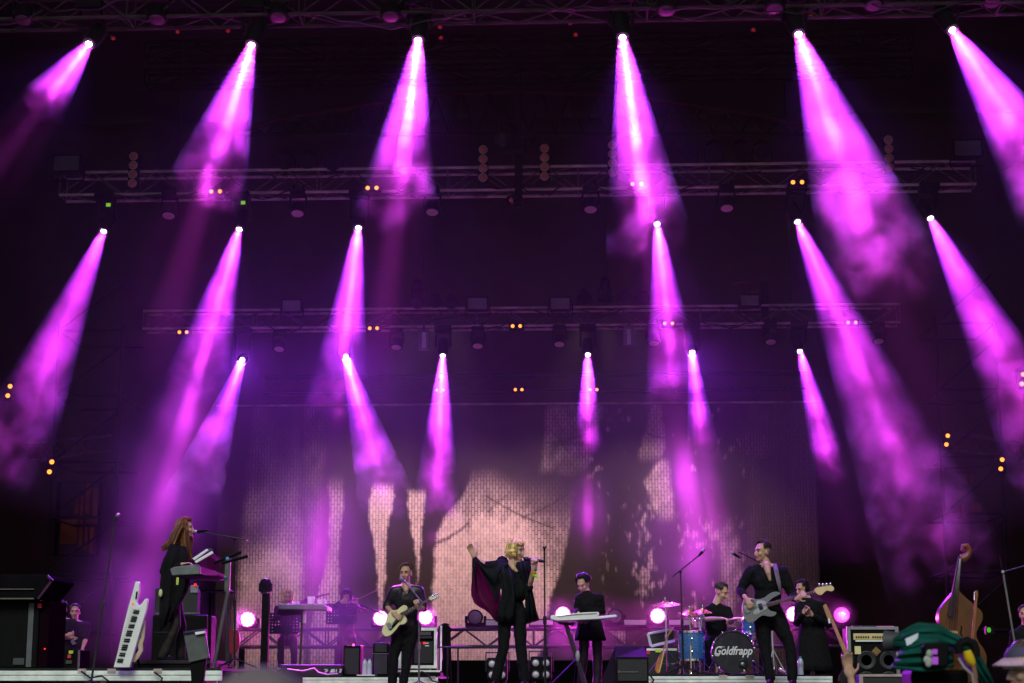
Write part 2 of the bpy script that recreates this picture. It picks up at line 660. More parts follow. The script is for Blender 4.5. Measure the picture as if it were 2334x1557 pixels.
def truss_cables(tr, x0, x1, Y, z, seed, n):
    q = random.Random(seed)
    for k in range(n):
        a = x0 + (x1 - x0) * (k + q.uniform(.1, .5)) / n
        b = a + q.uniform(.7, 1.9)
        sag = q.uniform(.05, .22)
        zz = z + q.uniform(-.02, .3)
        MB().tube([V((a + (b - a) * i / 8, Y - .05, zz - sag * 4 * (i / 8) * (1 - i / 8) + .03 * math.sin(i * 1.7 + k))) for i in range(9)], .013, 5).build('cable', M_cable, tr)
    for k in range(4):
        x = x0 + (x1 - x0) * (k + .5) / 4
        MB().tube([V((x, Y + .2, z + .4)), V((x, Y + .2, 12.3))], .012, 5).build('hanging_chain', M_cable, tr)


TR = [o for o in bpy.data.objects if o.get('category') == 'truss']
truss_cables(TR[0], -9, 7, T1Y, z1, 1, 12)
truss_cables(TR[1], at(150, 445, T2Y).x, at(2180, 420, T2Y).x, T2Y, z2, 2, 14)
truss_cables(TR[2], at(340, 745, T3Y).x, at(2020, 735, T3Y).x, T3Y, z3, 3, 14)
# roof girder: arched web of struts under the roof fabric
gy = 33.5
g = thing('roof_girder', 'dark arched roof girder with zigzag struts behind the top row of beams', 'girder', at(1180, 310, gy))
Mg = mat('girder_paint', (.010, .007, .008), .8, spec=.1)
Mgo = mat('girder_rust_edge', (.05, .014, .012), .8, spec=.1)
top = [(540, 300), (640, 272), (840, 238), (1030, 214), (1180, 208), (1330, 214), (1520, 232), (1720, 262), (1860, 292)]
MB().tube([at(x, y, gy) for x, y in top], .05, 8).build('top_chord', Mgo, g)
MB().tube([at(x, 306, gy) for x in range(540, 1861, 60)], .045, 8).build('bottom_chord', Mg, g)
m = MB()
for i in range(22):
    x = 545 + i * 60
    ty = pl(top, x)
    m.tube([at(x, 306, gy), at(x + 30, pl(top, x + 30), gy)], .028, 6)
    m.tube([at(x + 30, pl(top, x + 30), gy), at(x + 60, 306, gy)], .028, 6)
m.build('struts', Mg, g)
for i, (py, Yg) in enumerate(((118, 30.5), (180, 33.0))):
    truss('dark purlin %s the arched roof girder' % ('well above' if i == 0 else 'just above'), (at(330, py, Yg).x, Yg, at(1180, py, Yg).z), (at(2080, py, Yg).x, Yg, at(1180, py, Yg).z),
          .3, .3, .8, .035, .018, Mg, 'roof_purlin', 'dark purlins under the roof')
# middle mast and its hoist
hang = MB().bb(at(1173, 210, 28.5), at(1191, 475, 28.6)).build('mast', M_black)
tag(hang, 'black mast hanging behind the middle of the upper lighting truss', 'mast')
h_ = thing('chain_hoist', 'black chain hoist bunched above the middle of the upper truss', 'hoist', at(1175, 330, 28.2))
MB().bb(at(1150, 305, 28.15), at(1200, 352, 28.4)).ell(at(1163, 300, 28.2), (.12, .12, .14)).build('motor_body', M_black, h_, bevel=.02, remesh=.02)
MB().lathe(at(1150, 318, 28.05), (-.5, -1, -.2), [(.09, 0), (.11, .06), (.11, .16), (.06, .2)]).build('drum', M_blackmetal, h_)
MB().tube([at(1195, 306, 28.1), at(1215, 316, 28.1), at(1208, 330, 28.1)], [.05, .06, .04]).build('hook', M_black, h_)
MB().tube([at(1186, 130, 28.2), at(1186, 300, 28.2)], .012, 6).build('chain', M_black, h_)


# floor lamps: pixel, lit (2 bright, 1 dimmer, 0 off), place
FL = [(565, 1412, 2, 'far left of the floor truss'), (868, 1409, 2, 'left beside the guitarist'), (970, 1407, 2, 'right beside the guitarist'), (1083, 1407, 0, 'left of the singer'), (1283, 1400, 2, 'half hidden behind the white keyboard'),
      (1402, 1405, 0, 'right of the white keyboard'), (1499, 1404, 2, 'just left of the cymbals'), (1809, 1400, 2, 'right beside the bass player'), (1918, 1402, 1, 'farthest right beside the bass cabinet')]
FL_LIT = [q for q in FL if q[2]]

# ------------------------------------------------------------------ lit beam spotlights with their smoke
def nodes(nt):
    def N(t, **k):
        n = nt.nodes.new(t)
        for a, b in k.items():
            setattr(n, a, b)
        return n

    def Mm(op, *a, clamp=False):
        n = nt.nodes.new('ShaderNodeMath')
        n.operation = op
        n.use_clamp = clamp
        for i, v_ in enumerate(a):
            if isinstance(v_, (int, float)):
                n.inputs[i].default_value = v_
            else:
                nt.links.new(v_, n.inputs[i])
        return n.outputs[0]
    return N, Mm


def smoke_mat(z0, z1, seed, d0, soft0, soft1, rag=1.1, scale=1.5, contrast=1.1):
    """drifting stage smoke: even grey particles whose density breaks up in clumps and thins out at both ends"""
    m = bpy.data.materials.new('drifting_smoke')
    m.use_nodes = True
    nt = m.node_tree
    nt.nodes.clear()
    N, Mm = nodes(nt)
    out = N('ShaderNodeOutputMaterial')
    vs = N('ShaderNodeVolumePrincipled')
    vs.inputs['Color'].default_value = (.93, .93, .93, 1)
    vs.inputs['Anisotropy'].default_value = .0
    tc = N('ShaderNodeTexCoord')
    mp = N('ShaderNodeMapping')
    mp.inputs[1].default_value = (seed * 7.31, seed * 3.17, seed * 1.73)
    nt.links.new(tc.outputs['Object'], mp.inputs[0])
    no = N('ShaderNodeTexNoise')
    no.inputs['Scale'].default_value = scale
    no.inputs['Detail'].default_value = 6
    no.inputs['Roughness'].default_value = .62
    no.inputs['Distortion'].default_value = .25
    nt.links.new(mp.outputs[0], no.inputs[0])
    sx = N('ShaderNodeSeparateXYZ')
    nt.links.new(tc.outputs['Object'], sx.inputs[0])
    dist = Mm('MULTIPLY', sx.outputs[2], -1)
    t = Mm('DIVIDE', Mm('SUBTRACT', dist, z0), z1 - z0)
    nz = Mm('MULTIPLY', Mm('SUBTRACT', no.outputs[0], .5), 2.0)
    u = Mm('SUBTRACT', t, Mm('MULTIPLY', nz, rag))

    def step(x, a, b, c, d):
        n = N('ShaderNodeMapRange', interpolation_type='SMOOTHSTEP')
        nt.links.new(x, n.inputs[0])
        for i, q in enumerate((a, b, c, d)):
            n.inputs[i + 1].default_value = q
        return n.outputs[0]
    den = step(u, soft1, .97, 1, 0)
    den = Mm('MULTIPLY', den, step(t, .86, .995, 1, 0))
    if soft0 > 0:
        den = Mm('MULTIPLY', den, step(Mm('ADD', t, Mm('MULTIPLY', nz, rag * .8)), 0.05, soft0, 0, 1))
        den = Mm('MULTIPLY', den, step(t, 0.005, .12, 0, 1))
    den = Mm('MULTIPLY', den, Mm('MAXIMUM', Mm('ADD', .55, Mm('MULTIPLY', nz, Mm('ADD', contrast * .6, Mm('MULTIPLY', t, contrast * 1.5)))), 0))
    nt.links.new(Mm('MULTIPLY', den, d0), vs.inputs['Density'])
    nt.links.new(vs.outputs[0], out.inputs['Volume'])
    return m


def frustum(z0, z1, ta, r0=.1, n=18):
    m = MB()
    vs = []
    for k in range(5):
        z = z0 + (z1 - z0) * k / 4
        r = r0 + z * ta
        vs += [(r * math.cos(i * 2 * math.pi / n), r * math.sin(i * 2 * math.pi / n), -z) for i in range(n)]
    fs = [(k * n + i, (k + 1) * n + i, (k + 1) * n + (i + 1) % n, k * n + (i + 1) % n) for k in range(4) for i in range(n)]
    fs += [tuple(range(n)), tuple(range(5 * n - 1, 4 * n - 1, -1))]
    m.add(vs, fs)
    return m


# lens pixel, far end pixel, depth of lens, depth of far end, half angle (deg), power, density, [extra smoke further down the beam: t0, t1, density]
BEAMS = [
    ('top', 202, 101, 70, 275, 21.5, 20.4, 9.5, .55, .6, 1, [], None),
    ('top', 573, 103, 457, 475, 21.5, 20.4, 10.2, .9, 1.8, 1.2, [], None),
    ('top', 953, 92, 900, 510, 21.5, 20.4, 9.0, 1.2, 2.7, 1.2, [], None),
    ('top', 1419, 86, 1486, 590, 21.5, 20.4, 8.4, 1.35, 2.9, 1.1, [], None),
    ('top', 1820, 78, 2035, 690, 21.5, 20.2, 10.6, 1.2, .8, 1, [], None),
    ('top', 2171, 69, 2460, 520, 21.5, 20.2, 10.0, 1.2, .55, 1, [], None),
    ('middle', 236, 528, -20, 1130, 28.8, 26.8, 7.8, .75, .2, .8, [], None),
    ('middle', 545, 523, 425, 950, 28.8, 27.2, 8.0, .85, .7, 1, [(1.02, .9, .40), (1.36, 1.5, .24), (1.8, 1.7, .18)], None),
    ('middle', 817, 520, 760, 985, 28.8, 27.2, 7.0, 1.15, 1.0, 1.1, [(1.5, 1.8, .24)], None),
    ('middle', 1498, 511, 1550, 975, 28.8, 27.2, 7.0, 1.15, .9, 1.05, [(1.22, 1.2, .36), (1.52, 1.6, .32)], None),
    ('middle', 1818, 506, 2185, 1365, 28.8, 26.0, 7.6, 1.05, .7, .75, [], None),
    ('middle', 2121, 498, 2450, 1140, 28.8, 26.8, 8.2, 1.0, .35, .85, [], None),
    ('low', 552, 821, 460, 1250, 34.8, 33.3, 7.2, 1.5, .6, 1.3, [], (421, 1188, 21.9)),
    ('low', 788, 813, 902, 1190, 34.8, 33.3, 7.8, 1.9, 1.5, 1.4, [], (926, 1300, 22.9)),
    ('low', 1009, 811, 990, 1245, 34.8, 33.3, 7.0, 1.2, .9, 1.5, [], None),
    ('low', 1340, 809, 1340, 1045, 34.8, 33.6, 6.0, 1.0, .8, 1.4, [(1.5, 1.1, .22)], None),
    ('low', 1577, 804, 1630, 1100, 34.8, 33.6, 6.2, 1.2, .6, 1.3, [], (1641, 1336, 24.2)),
    ('low', 1823, 801, 1904, 1100, 34.8, 33.6, 6.4, .95, .45, 1.2, [], None),
]
cnt = {}
LATER = []
TOT = {'top': 6, 'middle': 6, 'low': 6}
zt_ = {'top': z1, 'middle': z2, 'low': z3}
for i, (row, ax, ay, bx, by, Y0, Y1, ha, pw, cw, dn, extra, aim) in enumerate(BEAMS):
    k = cnt[row] = cnt.get(row, 0) + 1
    a = at(ax, ay, Y0)
    e = at(bx, by, Y1)
    if aim:                                # the lamp is pointed at a player: the beam comes forward over the stage
        T = at(*aim)
        L0 = (e - a).length
        best = min((k / 200 for k in range(1, 200)), key=lambda u: abs(H / 2 + F * ((R.transposed() @ (a.lerp(T, u) - EYE)).y / (R.transposed() @ (a.lerp(T, u) - EYE)).z) - by))
        e2 = a.lerp(T, best)
        ha = math.degrees(math.atan(math.tan(math.radians(ha)) * L0 * e2.y / e.y / (e2 - a).length))
        pw *= (e2 - a).length / L0 * 1.3
        cw *= (e2 - a).length / L0 * 1.3
        dn *= .85
        e = e2
    d = (e - a).normalized()
    L = (e - a).length
    q = d.to_track_quat('-Z', 'Y').to_matrix()
    mwi = Matrix.Translation(a) @ q.to_4x4()
    where = {'top': 'top', 'middle': 'middle', 'low': 'lowest'}[row]
    t = thing('beam_spotlight', 'lit spotlight throwing a magenta beam, %s from left in the %s row' % (ORD[k - 1], where), 'spotlight', (a.x, a.y, a.z), 'lit magenta beam spotlights')
    zc = zt_[row] - .06
    up = max(.54, min(.60, zc - a.z))
    base = V((a.x, a.y + .02, a.z + up))
    MB().box(base, (.34, .24, .13)).build('base', M_black, t, smooth=False, bevel=.02)
    piv = a - d * .2
    yk = MB().tube([base + V((-.1, 0, -.058)), base + V((.1, 0, -.058))], .03, 6)
    for s_ in (-1, 1):
        yk.tube([base + V((0, 0, -.055)), base + V((s_ * .14, 0, -.06)), piv + V((s_ * .15, 0, .04)), piv + V((s_ * .13, 0, 0))], .022, 6)
    yk.build('yoke', M_black, t)
    cl = MB()
    for s_ in (-1, 1):
        cl.tube([base + V((0, 0, .06)), base + V((s_ * .1, 0, .065)), V((base.x + s_ * .1, base.y, max(base.z + .1, zc + .05)))], .02, 6)
    cl.build('clamp', M_blackmetal, t)
    MB().lathe(a - d * .40, d, [(.05, 0), (.10, .03), (.115, .12), (.11, .28), (.092, .392), (.074, .392), (.09, .28), (.10, .12), (.08, .02)], 18).build('lamp_head', M_black, t)
    MB().lathe(a - d * .008, d, [(.041, 0), (.039, .012), (.025, .018)], 18).build('lens', E_spot, t)
    # the lamp's own light
    for nm, en, col, sz, bl, rad in (('beam_light', SPOT_P * pw, (1, .042, .95), ha * 1.95, .62, .02), ('core_light', CORE_P * cw, (1, .055, .97), ha * .66, 1, .02), ('spill_light', SPILL_P * pw, (.36, .03, 1), 60, 1, .06)):
        l = bpy.data.lights.new(nm, 'SPOT')
        l.energy = en
        l.color = col
        l.spot_size = math.radians(sz)
        l.spot_blend = bl
        l.shadow_soft_size = rad
        lo = bpy.data.objects.new(nm, l)
        C.objects.link(lo)
        lo.matrix_world = Matrix.Translation(a + d * .04 if nm == 'spill_light' else a - d * (.055 / math.tan(math.radians(max(ha, 9))))) @ q.to_4x4()
    LATER += [(a.lerp(e, u_), rr_, dd_, '%s beam from left in the %s row' % (ORD[k - 1], where)) for u_, rr_, dd_ in extra]
    for j, (t0, t1, dd) in enumerate([(0, 1, dn)]):
        zz0, zz1 = .02, L
        o = frustum(zz0, zz1, math.tan(math.radians(ha * 1.0)), .07).build('smoke_plume', smoke_mat(zz0, zz1, i + j * 31, SMOKE_D * dd, 0 if j == 0 else .4, .24 if j == 0 else .4, .85 if j == 0 else 1.2,
                                                                                                     (1.7 if row == 'top' else 1.5) * (1 if j == 0 else .9), (1.1 if row == 'top' else .95) if j == 0 else 1.9), smooth=True)
        o.matrix_world = mwi
        tag(o, 'magenta lit smoke %s the %s beam from left in the %s row' % ('along' if j == 0 else 'drifting below', ORD[k - 1], where), 'smoke', 'lit smoke in the beams', 'stuff')

# thin smoke over the whole stage
fm = bpy.data.materials.new('thin_stage_smoke')
fm.use_nodes = True
fm.node_tree.nodes.clear()
fo = fm.node_tree.nodes.new('ShaderNodeOutputMaterial')
fv = fm.node_tree.nodes.new('ShaderNodeVolumePrincipled')
fv.inputs['Color'].default_value = (.93, .93, .93, 1)
fv.inputs['Density'].default_value = FOG_D
fm.node_tree.links.new(fv.outputs[0], fo.inputs['Volume'])
tag(MB().bb((-7.6, 19.6, 2.3), (6.4, 38.2, 11.6)).build('stage_smoke', fm, smooth=False), 'thin smoke hanging over the whole stage', 'smoke', kind='stuff')



def smoke_bank(label, c, rad, seed, d0, scale):
    m = bpy.data.materials.new('low_smoke')
    m.use_nodes = True
    nt = m.node_tree
    nt.nodes.clear()
    N, Mm = nodes(nt)
    out = N('ShaderNodeOutputMaterial')
    vs = N('ShaderNodeVolumePrincipled')
    vs.inputs['Color'].default_value = (.93, .93, .93, 1)
    tc = N('ShaderNodeTexCoord')
    ln = N('ShaderNodeVectorMath', operation='LENGTH')
    dv = N('ShaderNodeVectorMath', operation='DIVIDE')
    nt.links.new(tc.outputs['Object'], dv.inputs[0])
    dv.inputs[1].default_value = rad
    nt.links.new(dv.outputs[0], ln.inputs[0])
    no = N('ShaderNodeTexNoise')
    no.inputs['Scale'].default_value = scale
    no.inputs['Detail'].default_value = 3
    mp = N('ShaderNodeMapping')
    mp.inputs[1].default_value = (seed * 3.3, seed, seed * 2.1)
    nt.links.new(tc.outputs['Object'], mp.inputs[0])
    nt.links.new(mp.outputs[0], no.inputs[0])
    u = Mm('SUBTRACT', Mm('SUBTRACT', 1, ln.outputs['Value']), Mm('MULTIPLY', Mm('SUBTRACT', no.outputs[0], .5), -1.6))
    nt.links.new(Mm('MULTIPLY', Mm('MAXIMUM', Mm('MULTIPLY', u, Mm('SUBTRACT', 1.0, ln.outputs['Value'], clamp=True)), 0), d0), vs.inputs['Density'])
    nt.links.new(vs.outputs[0], out.inputs['Volume'])
    o = MB().ell(c, rad, None, 20).build('smoke_bank', m, loc=c)
    tag(o, label, 'smoke', 'low smoke banks on the stage', 'stuff')


for i, (c, rr, dd, wh) in enumerate(LATER):
    smoke_bank('ragged patch of lit smoke %s below the %s' % (('just', 'further', 'far', 'well', 'some way', 'lower', 'deep')[i], wh), c, (rr * .8, rr * .8, rr), i + 11, SMOKE_D * dd * 1.6, 1.3)
for i, (x, y, on, wh) in enumerate(FL_LIT):
    smoke_bank('small puff of smoke added for the halo round the floor lamp %s' % wh, at(x, y, 32.72), (.34, .18, .34), i + 40, 1.1, 2.0)  # smoke added in front of each lit lamp to give it a halo
smoke_bank('low purple smoke drifting before the amplifiers left of the guitarist', at(775, 1455, 28.2), (1.5, .9, 1.0), 1, .26, 1.3)
smoke_bank('low purple smoke along the floor truss behind the singer', at(1300, 1450, 31.9), (3.2, .9, .85), 2, .15, 1.2)
smoke_bank('low purple smoke around the drum kit lamps', at(1690, 1410, 31.8), (2.4, .9, .8), 3, .12, 1.2)
smoke_bank('low purple smoke behind the string players', at(640, 1430, 31.8), (1.8, .9, .8), 4, .10, 1.2)

# ------------------------------------------------------------------ unlit lamps on the trusses
def wash_proto(lens=None):
    t = thing('wash_light', 'proto', 'stage light', (0, 0, 0), 'unlit wash lights with pale lenses')
    ax = V((0, -.32, -.95)).normalized()
    MB().box((0, .05, .36), (.26, .22, .10)).build('base', M_black, t, smooth=False, bevel=.02)
    yk = MB()
    for s_ in (-1, 1):
        yk.tube([(0, .05, .315), (s_ * .13, .05, .31), (s_ * .15, .04, .12), (s_ * .12, .03, .08)], .02, 6)
        yk.tube([(0, .05, .40), (s_ * .08, .05, .41), (s_ * .08, .05, .52)], .018, 6)
    yk.tube([(0, .05, .31), (0, .05, .41)], .03, 6)
    yk.build('yoke', M_black, t)
    MB().lathe(-ax * .20, ax, [(.05, 0), (.12, .03), (.14, .12), (.135, .195), (.115, .2)], 22).build('lamp_head', M_black, t)
    MB().lathe(-ax * .004, ax, [(.105, 0), (.10, .012), (.05, .022)], 22).build('lens', lens or M_lens, t)
    return t


WASH = [(52, 46, 1), (357, 45, 1), (634, 40, 1), (890, 38, 1), (1519, 25, 1), (1766, 20, 1), (1992, 13, 1), (2262, 6, 1),
        (384, 492, 2), (678, 487, 2), (985, 484, 2), (1346, 478, 2), (1657, 475, 2),
        (636, 796, 3), (903, 792, 3), (1089, 789, 3), (1275, 785, 3), (1490, 783, 3), (1757, 780, 3), (2003, 778, 3)]
proto = None
c3 = {}
rowname = {1: 'foremost truss', 2: 'second truss', 3: 'third truss'}
for x, y, r_ in WASH:
    c3[r_] = c3.get(r_, 0) + 1
    lab = 'unlit wash light with pale round lens, %s from left under the %s' % (ORD[c3[r_] - 1], rowname[r_])
    p = at(x, y, {1: T1Y, 2: T2Y, 3: T3Y}[r_])
    if proto is None or (r_ == 2 and c3[2] == 1):      # foremost row: shade painted into the lens colour against the sunlight there
        proto = wash_proto(mat('shaded_lens', (.10, .062, .075), .35, scale=60, var=.15) if r_ == 1 else None)
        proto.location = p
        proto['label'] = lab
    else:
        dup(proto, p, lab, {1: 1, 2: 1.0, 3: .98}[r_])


def blinder_proto():
    t = thing('blinder_light', 'proto', 'stage light', (0, 0, 0), 'four lamp blinders on the second truss')
    MB().bb((-.085, .0, -.33), (.085, .14, .33)).build('housing', M_black, t, smooth=False, bevel=.015)
    glow = mat('blinder_glow', (.42, .15, .09), .35, scale=40, var=.25)
    for k in range(4):
        z = .24 - k * .16
        MB().lathe((0, .002, z), (0, -1, 0), [(.075, 0), (.075, .012), (.066, .016), (.06, .006)], 20).build('ring', M_alu, t)
        MB().lathe((0, -.004, z), (0, -1, 0), [(.060, 0), (.05, .010), (.02, .018)], 20).build('lamp', glow, t)
    return t


def with_label(make, lst, Yd):
    pr = None
    for x, y, lab, sc in lst:
        p = at(x, y, Yd)
        if pr is None:
            pr = make()
            pr.location = p
            pr.scale = (sc,) * 3
            pr['label'] = lab
        else:
            dup(pr, p, lab, sc)


with_label(blinder_proto, [(303, 387, 'vertical four lamp blinder near the left end of the second truss', 1), (1101, 373, 'vertical four lamp blinder just left of the middle mast', 1.02),
                           (1241, 370, 'vertical four lamp blinder just right of the middle mast', 1.02), (1396, 362, 'vertical four lamp blinder half hidden by the fourth top beam', 1),
                           (2026, 350, 'vertical four lamp blinder right of the fifth top beam', 1)], T2Y - .25)


def twin_proto(horizontal=True):
    def f():
        t = thing('work_lamp', 'proto', 'lamp', (0, 0, 0), 'amber twin work lamps')
        s_ = (.30, .12, .15) if horizontal else (.15, .12, .32)
        MB().box((0, .075, 0), s_).build('housing', M_black, t, smooth=False, bevel=.015)
        for k in (-1, 1):
            c = (k * .075, 0, 0) if horizontal else (k * -.015, 0, k * -.075)
            MB().lathe((c[0], .012, c[2]), (0, -1, 0), [(.036, 0), (.034, .012), (.018, .02)], 16).build('bulb', E_amber, t)
        return t
    return f


lab = 'twin amber work lamp on the %s truss, %s from left'
with_label(twin_proto(), [(x, y, lab % ('second', ORD[i]), 1) for i, (x, y) in enumerate(((491, 436), (848, 428), (1452, 419), (1818, 415)))], T2Y - .2)
with_label(twin_proto(), [(x, y, lab % ('third', ORD[i]), 1.0) for i, (x, y) in enumerate(((417, 757), (851, 748), (1177, 743), (1524, 737), (1942, 735)))], T3Y - .2)
with_label(twin_proto(), [(x, y, lab % ('rearmost', ORD[i]), .95) for i, (x, y) in enumerate(((1003, 889), (1182, 888), (1353, 888)))], T4Y - .2)
with_label(twin_proto(False), [(20, 891, 'vertical twin amber lamp at the far left edge', 1.1), (115, 1064, 'vertical twin amber lamp on the left scaffold tower', 1.15),
                               (2159, 1003, 'vertical twin amber lamp left end of the right scaffold arm', 1.0), (2283, 1058, 'vertical twin amber lamp lowest on the right side', 1.05),
                               (2331, 864, 'vertical twin amber lamp at the far right edge', 1.1)], 30)


def flood_proto(dim=False):
    t = thing('floodlight', 'proto', 'floodlight', (0, 0, 0), 'square floodlights on the trusses')
    MB().bb((-.2, .0, -.02), (.2, .2, .24)).build('housing', M_black, t, smooth=False, bevel=.02)
    gl = mat('flood_glass', (.17, .18, .175), .35, scale=3, var=.5)
    m = MB()
    m.add([(-.17, -.03, .0), (.17, -.03, .0), (.17, -.004, .2), (-.17, -.004, .2), (-.17, .02, .0), (.17, .02, .0), (.17, .02, .2), (-.17, .02, .2)],
          [(0, 1, 2, 3), (7, 6, 5, 4), (0, 4, 5, 1), (1, 5, 6, 2), (2, 6, 7, 3), (3, 7, 4, 0)])
    m.build('glass', mat('dark_flood_glass', (.05, .055, .055), .5, scale=3, var=.5) if dim else gl, t, smooth=False)  # darker glass colour for the dim pair
    MB().tube([(-.22, .1, .1), (-.22, .1, -.12), (.22, .1, -.12), (.22, .1, .1)], .015, 6).build('bracket', M_black, t)
    return t


with_label(flood_proto, [(664, 708, 'pale square floodlight left of the third middle beam', 1.05), (1088, 704, 'pale square floodlight left of centre on the third truss', 1.1),
                         (1277, 704, 'pale square floodlight right of centre on the third truss', 1.1), (1710, 696, 'pale square floodlight right on the third truss beside a winch', 1.0)], T3Y - .3)
with_label(lambda: flood_proto(True), [(151, 388, 'dim square floodlight at the left end of the second truss', 1.25), (2207, 354, 'dim square floodlight at the right end of the second truss', 1.25)], T2Y - .3)


def par_proto():
    t = thing('par_can', 'proto', 'stage light', (0, 0, 0), 'round par cans standing on the trusses')
    ax = V((0, -.75, -.55)).normalized()
    MB().lathe(-ax * .24, ax, [(.07, 0), (.105, .05), (.115, .2), (.12, .25), (.10, .245)], 20).build('can', M_black, t)
    MB().lathe(V((0, 0, 0)) - ax * .02, ax, [(.095, 0), (.08, .01), (.03, .015)], 20).build('lens', M_darklens, t)
    MB().tube([(-.12, .1, .07), (-.13, .1, -.12), (.13, .1, -.12), (.12, .1, .07)], .014, 6).build('yoke', M_black, t)
    return t


lab = 'dark round par can on top of the %s truss, %s from left'
with_label(par_proto, [(x, y, lab % ('second', ORD[i]), 1.25) for i, (x, y) in enumerate(((648, 368), (700, 366), (758, 370), (1570, 346), (1628, 344), (1690, 344), (1738, 344)))], T2Y - .1)
with_label(par_proto, [(x, y, lab % ('third', ORD[i]), 1.1) for i, (x, y) in enumerate(((950, 690), (990, 688), (1028, 691), (1332, 680), (1380, 682), (1424, 678), (1466, 680)))], T3Y - .1)

# small lamps and leds about the roof
for i, (x, y, wh) in enumerate(((405, 73, 'left of the second top beam'), (520, 71, 'just left of the second top lamp'), (258, 88, 'right of the leftmost top lamp'), (1003, 62, 'upper right of the third top lamp'),
                                (1005, 86, 'lower right of the third top lamp'), (1299, 53, 'upper left of the fourth top lamp'), (1312, 79, 'lower left of the fourth top lamp'), (1848, 37, 'above the fifth top lamp'), (1717, 68, 'left of the fifth top lamp'))):
    t = thing('indicator_lamp', 'tiny dull red indicator lamp ' + wh, 'lamp', at(x, y, 23), 'tiny red indicator lamps under the roof')
    MB().bb(at(x - 6, y - 6, 23.0), at(x + 6, y + 6, 23.1)).build('box', M_black, t, smooth=False)
    MB().lathe(at(x, y, 22.995), (0, -1, 0), [(.026, 0), (.024, .01), (.012, .016)], 10).build('bulb', E_dullred, t)
for x, y, wh in ((247, 467, 'left under the second truss'), (554, 462, 'below the second top beam')):
    t = thing('indicator_lamp', 'tiny green indicator lamp ' + wh, 'lamp', at(x, y, 28.4), 'tiny green indicator lamps under the second truss')
    MB().bb(at(x - 14, y - 24, 28.42), at(x + 14, y + 6, 28.6)).build('box', M_black, t, smooth=False)
    MB().bb(at(x - 5, y - 4, 28.40), at(x + 5, y + 4, 28.415)).build('display', E_green, t, smooth=False)
t = thing('snoot_lamp', 'small warm reflecting lamp below the middle of the second truss', 'stage light', at(1165, 455, 28.3))
MB().lathe(at(1178, 452, 28.5), (-.8, -.5, -.35), [(.05, 0), (.07, .03), (.08, .14), (.075, .16)]).build('can', M_black, t)
MB().lathe(at(1164, 457, 28.4), (-.8, -.5, -.35), [(.065, 0), (.03, .01)]).build('lens', mat('copper_reflector', (.75, .35, .2), .3, .5), t)
for x, y, Yd, wh in ((966, 776, T3Y - .2, 'hanging left of the centre of the third truss'), (1433, 768, T3Y - .2, 'hanging right of the centre of the third truss')):
    t = thing('power_box', 'small pale cased power box %s' % wh, 'power box', at(x, y, Yd), 'power boxes under the third truss')
    MB().bb(at(x - 13, y - 24, Yd), at(x + 13, y + 24, Yd + .15)).build('case', mat('grey_case', (.09, .09, .10), .5), t, smooth=False, bevel=.01)
    MB().bb(at(x - 4, y - 18, Yd - .015), at(x + 5, y + 17, Yd - .002)).build('socket_strip', mat('pale_strip', (.4, .4, .45), .5, var=.5, scale=40), t, smooth=False)
    MB().tube([at(x, y - 24, Yd + .05), at(x, y - 36, Yd + .05)], .02, 6).build('hook', M_blackmetal, t)
for x, y, wh in ((1378, 642, 'above the par cans right of centre'), (952, 646, 'above the par cans left of centre')):
    t = thing('follow_lamp', 'black lamp standing high %s' % wh, 'stage light', at(x, y + 50, T3Y), 'tall black lamps above the third truss')
    MB().box(at(x, y + 42, T3Y), (.26, .2, .14)).build('base', M_black, t, smooth=False, bevel=.02)
    MB().tube([at(x - 13, y + 12, T3Y), at(x - 12, y + 36, T3Y), at(x + 12, y + 36, T3Y), at(x + 13, y + 12, T3Y)], .02).build('yoke', M_black, t)
    MB().lathe(at(x, y + 22, T3Y + .1), V((0, -.5, .5)), [(.08, 0), (.1, .08), (.1, .26), (.07, .3)]).build('lamp_head', M_black, t)
    MB().lathe(at(x, y, T3Y - .06), V((0, -.8, -.1)), [(.07, 0), (.05, .01)]).build('lens', M_darklens, t)
t = thing('winch', 'dark winch bunched on the right of the third truss', 'winch', at(1740, 690, T3Y + .2))
MB().bb(at(1735, 640, T3Y + .1), at(1752, 770, T3Y + .3)).build('post', M_black, t, smooth=False)
MB().lathe(at(1712, 668, T3Y + .2), (1, 0, 0), [(.06, -.12), (.16, -.1), (.1, 0), (.16, .1), (.06, .12)]).build('drum', mat('dark_red_winch', (.12, .03, .03), .5), t)
MB().tube([at(1672, 646, T3Y + .1), at(1712, 640, T3Y + .1)], .02).build('arm', mat('dark_red_winch', (.12, .03, .03), .5), t)

# ------------------------------------------------------------------ wing scaffolds
for sd, xs, lx in (('left', (95, 245), -1), ('right', (2170, 2310), 1)):
    Yd = 31
    t = thing('scaffold_tower', 'dark scaffold tower in the %s wing' % sd, 'scaffold', at(xs[0] if lx < 0 else xs[1], 1560, Yd), 'scaffold towers in the wings')
    Ms = mat('scaffold_tube', (.008, .007, .007), .8, spec=.08)
    for x in xs:
        for dy in (0, 1.6):
            b_ = at(x, 1560, Yd + dy)
            MB().tube([V((b_.x, Yd + dy, 0)), V((b_.x, Yd + dy, 6.5))], .03).build('upright', Ms, t)
    m = MB()
    x0, x1 = at(xs[0], 1500, Yd).x, at(xs[1], 1500, Yd).x
    for z in (1.0, 2.0, 3.0, 4.0, 5.2, 6.4):
        for dy in (0, 1.6):
            m.tube([(x0, Yd + dy, z), (x1, Yd + dy, z)], .025, 6)
        m.tube([(x0, Yd, z), (x1, Yd, z + .9)], .02, 6)
        m.tube([(x0, Yd, z), (x0, Yd + 1.6, z)], .02, 6).tube([(x1, Yd, z), (x1, Yd + 1.6, z)], .02, 6)
    m.build('braces', Ms, t)
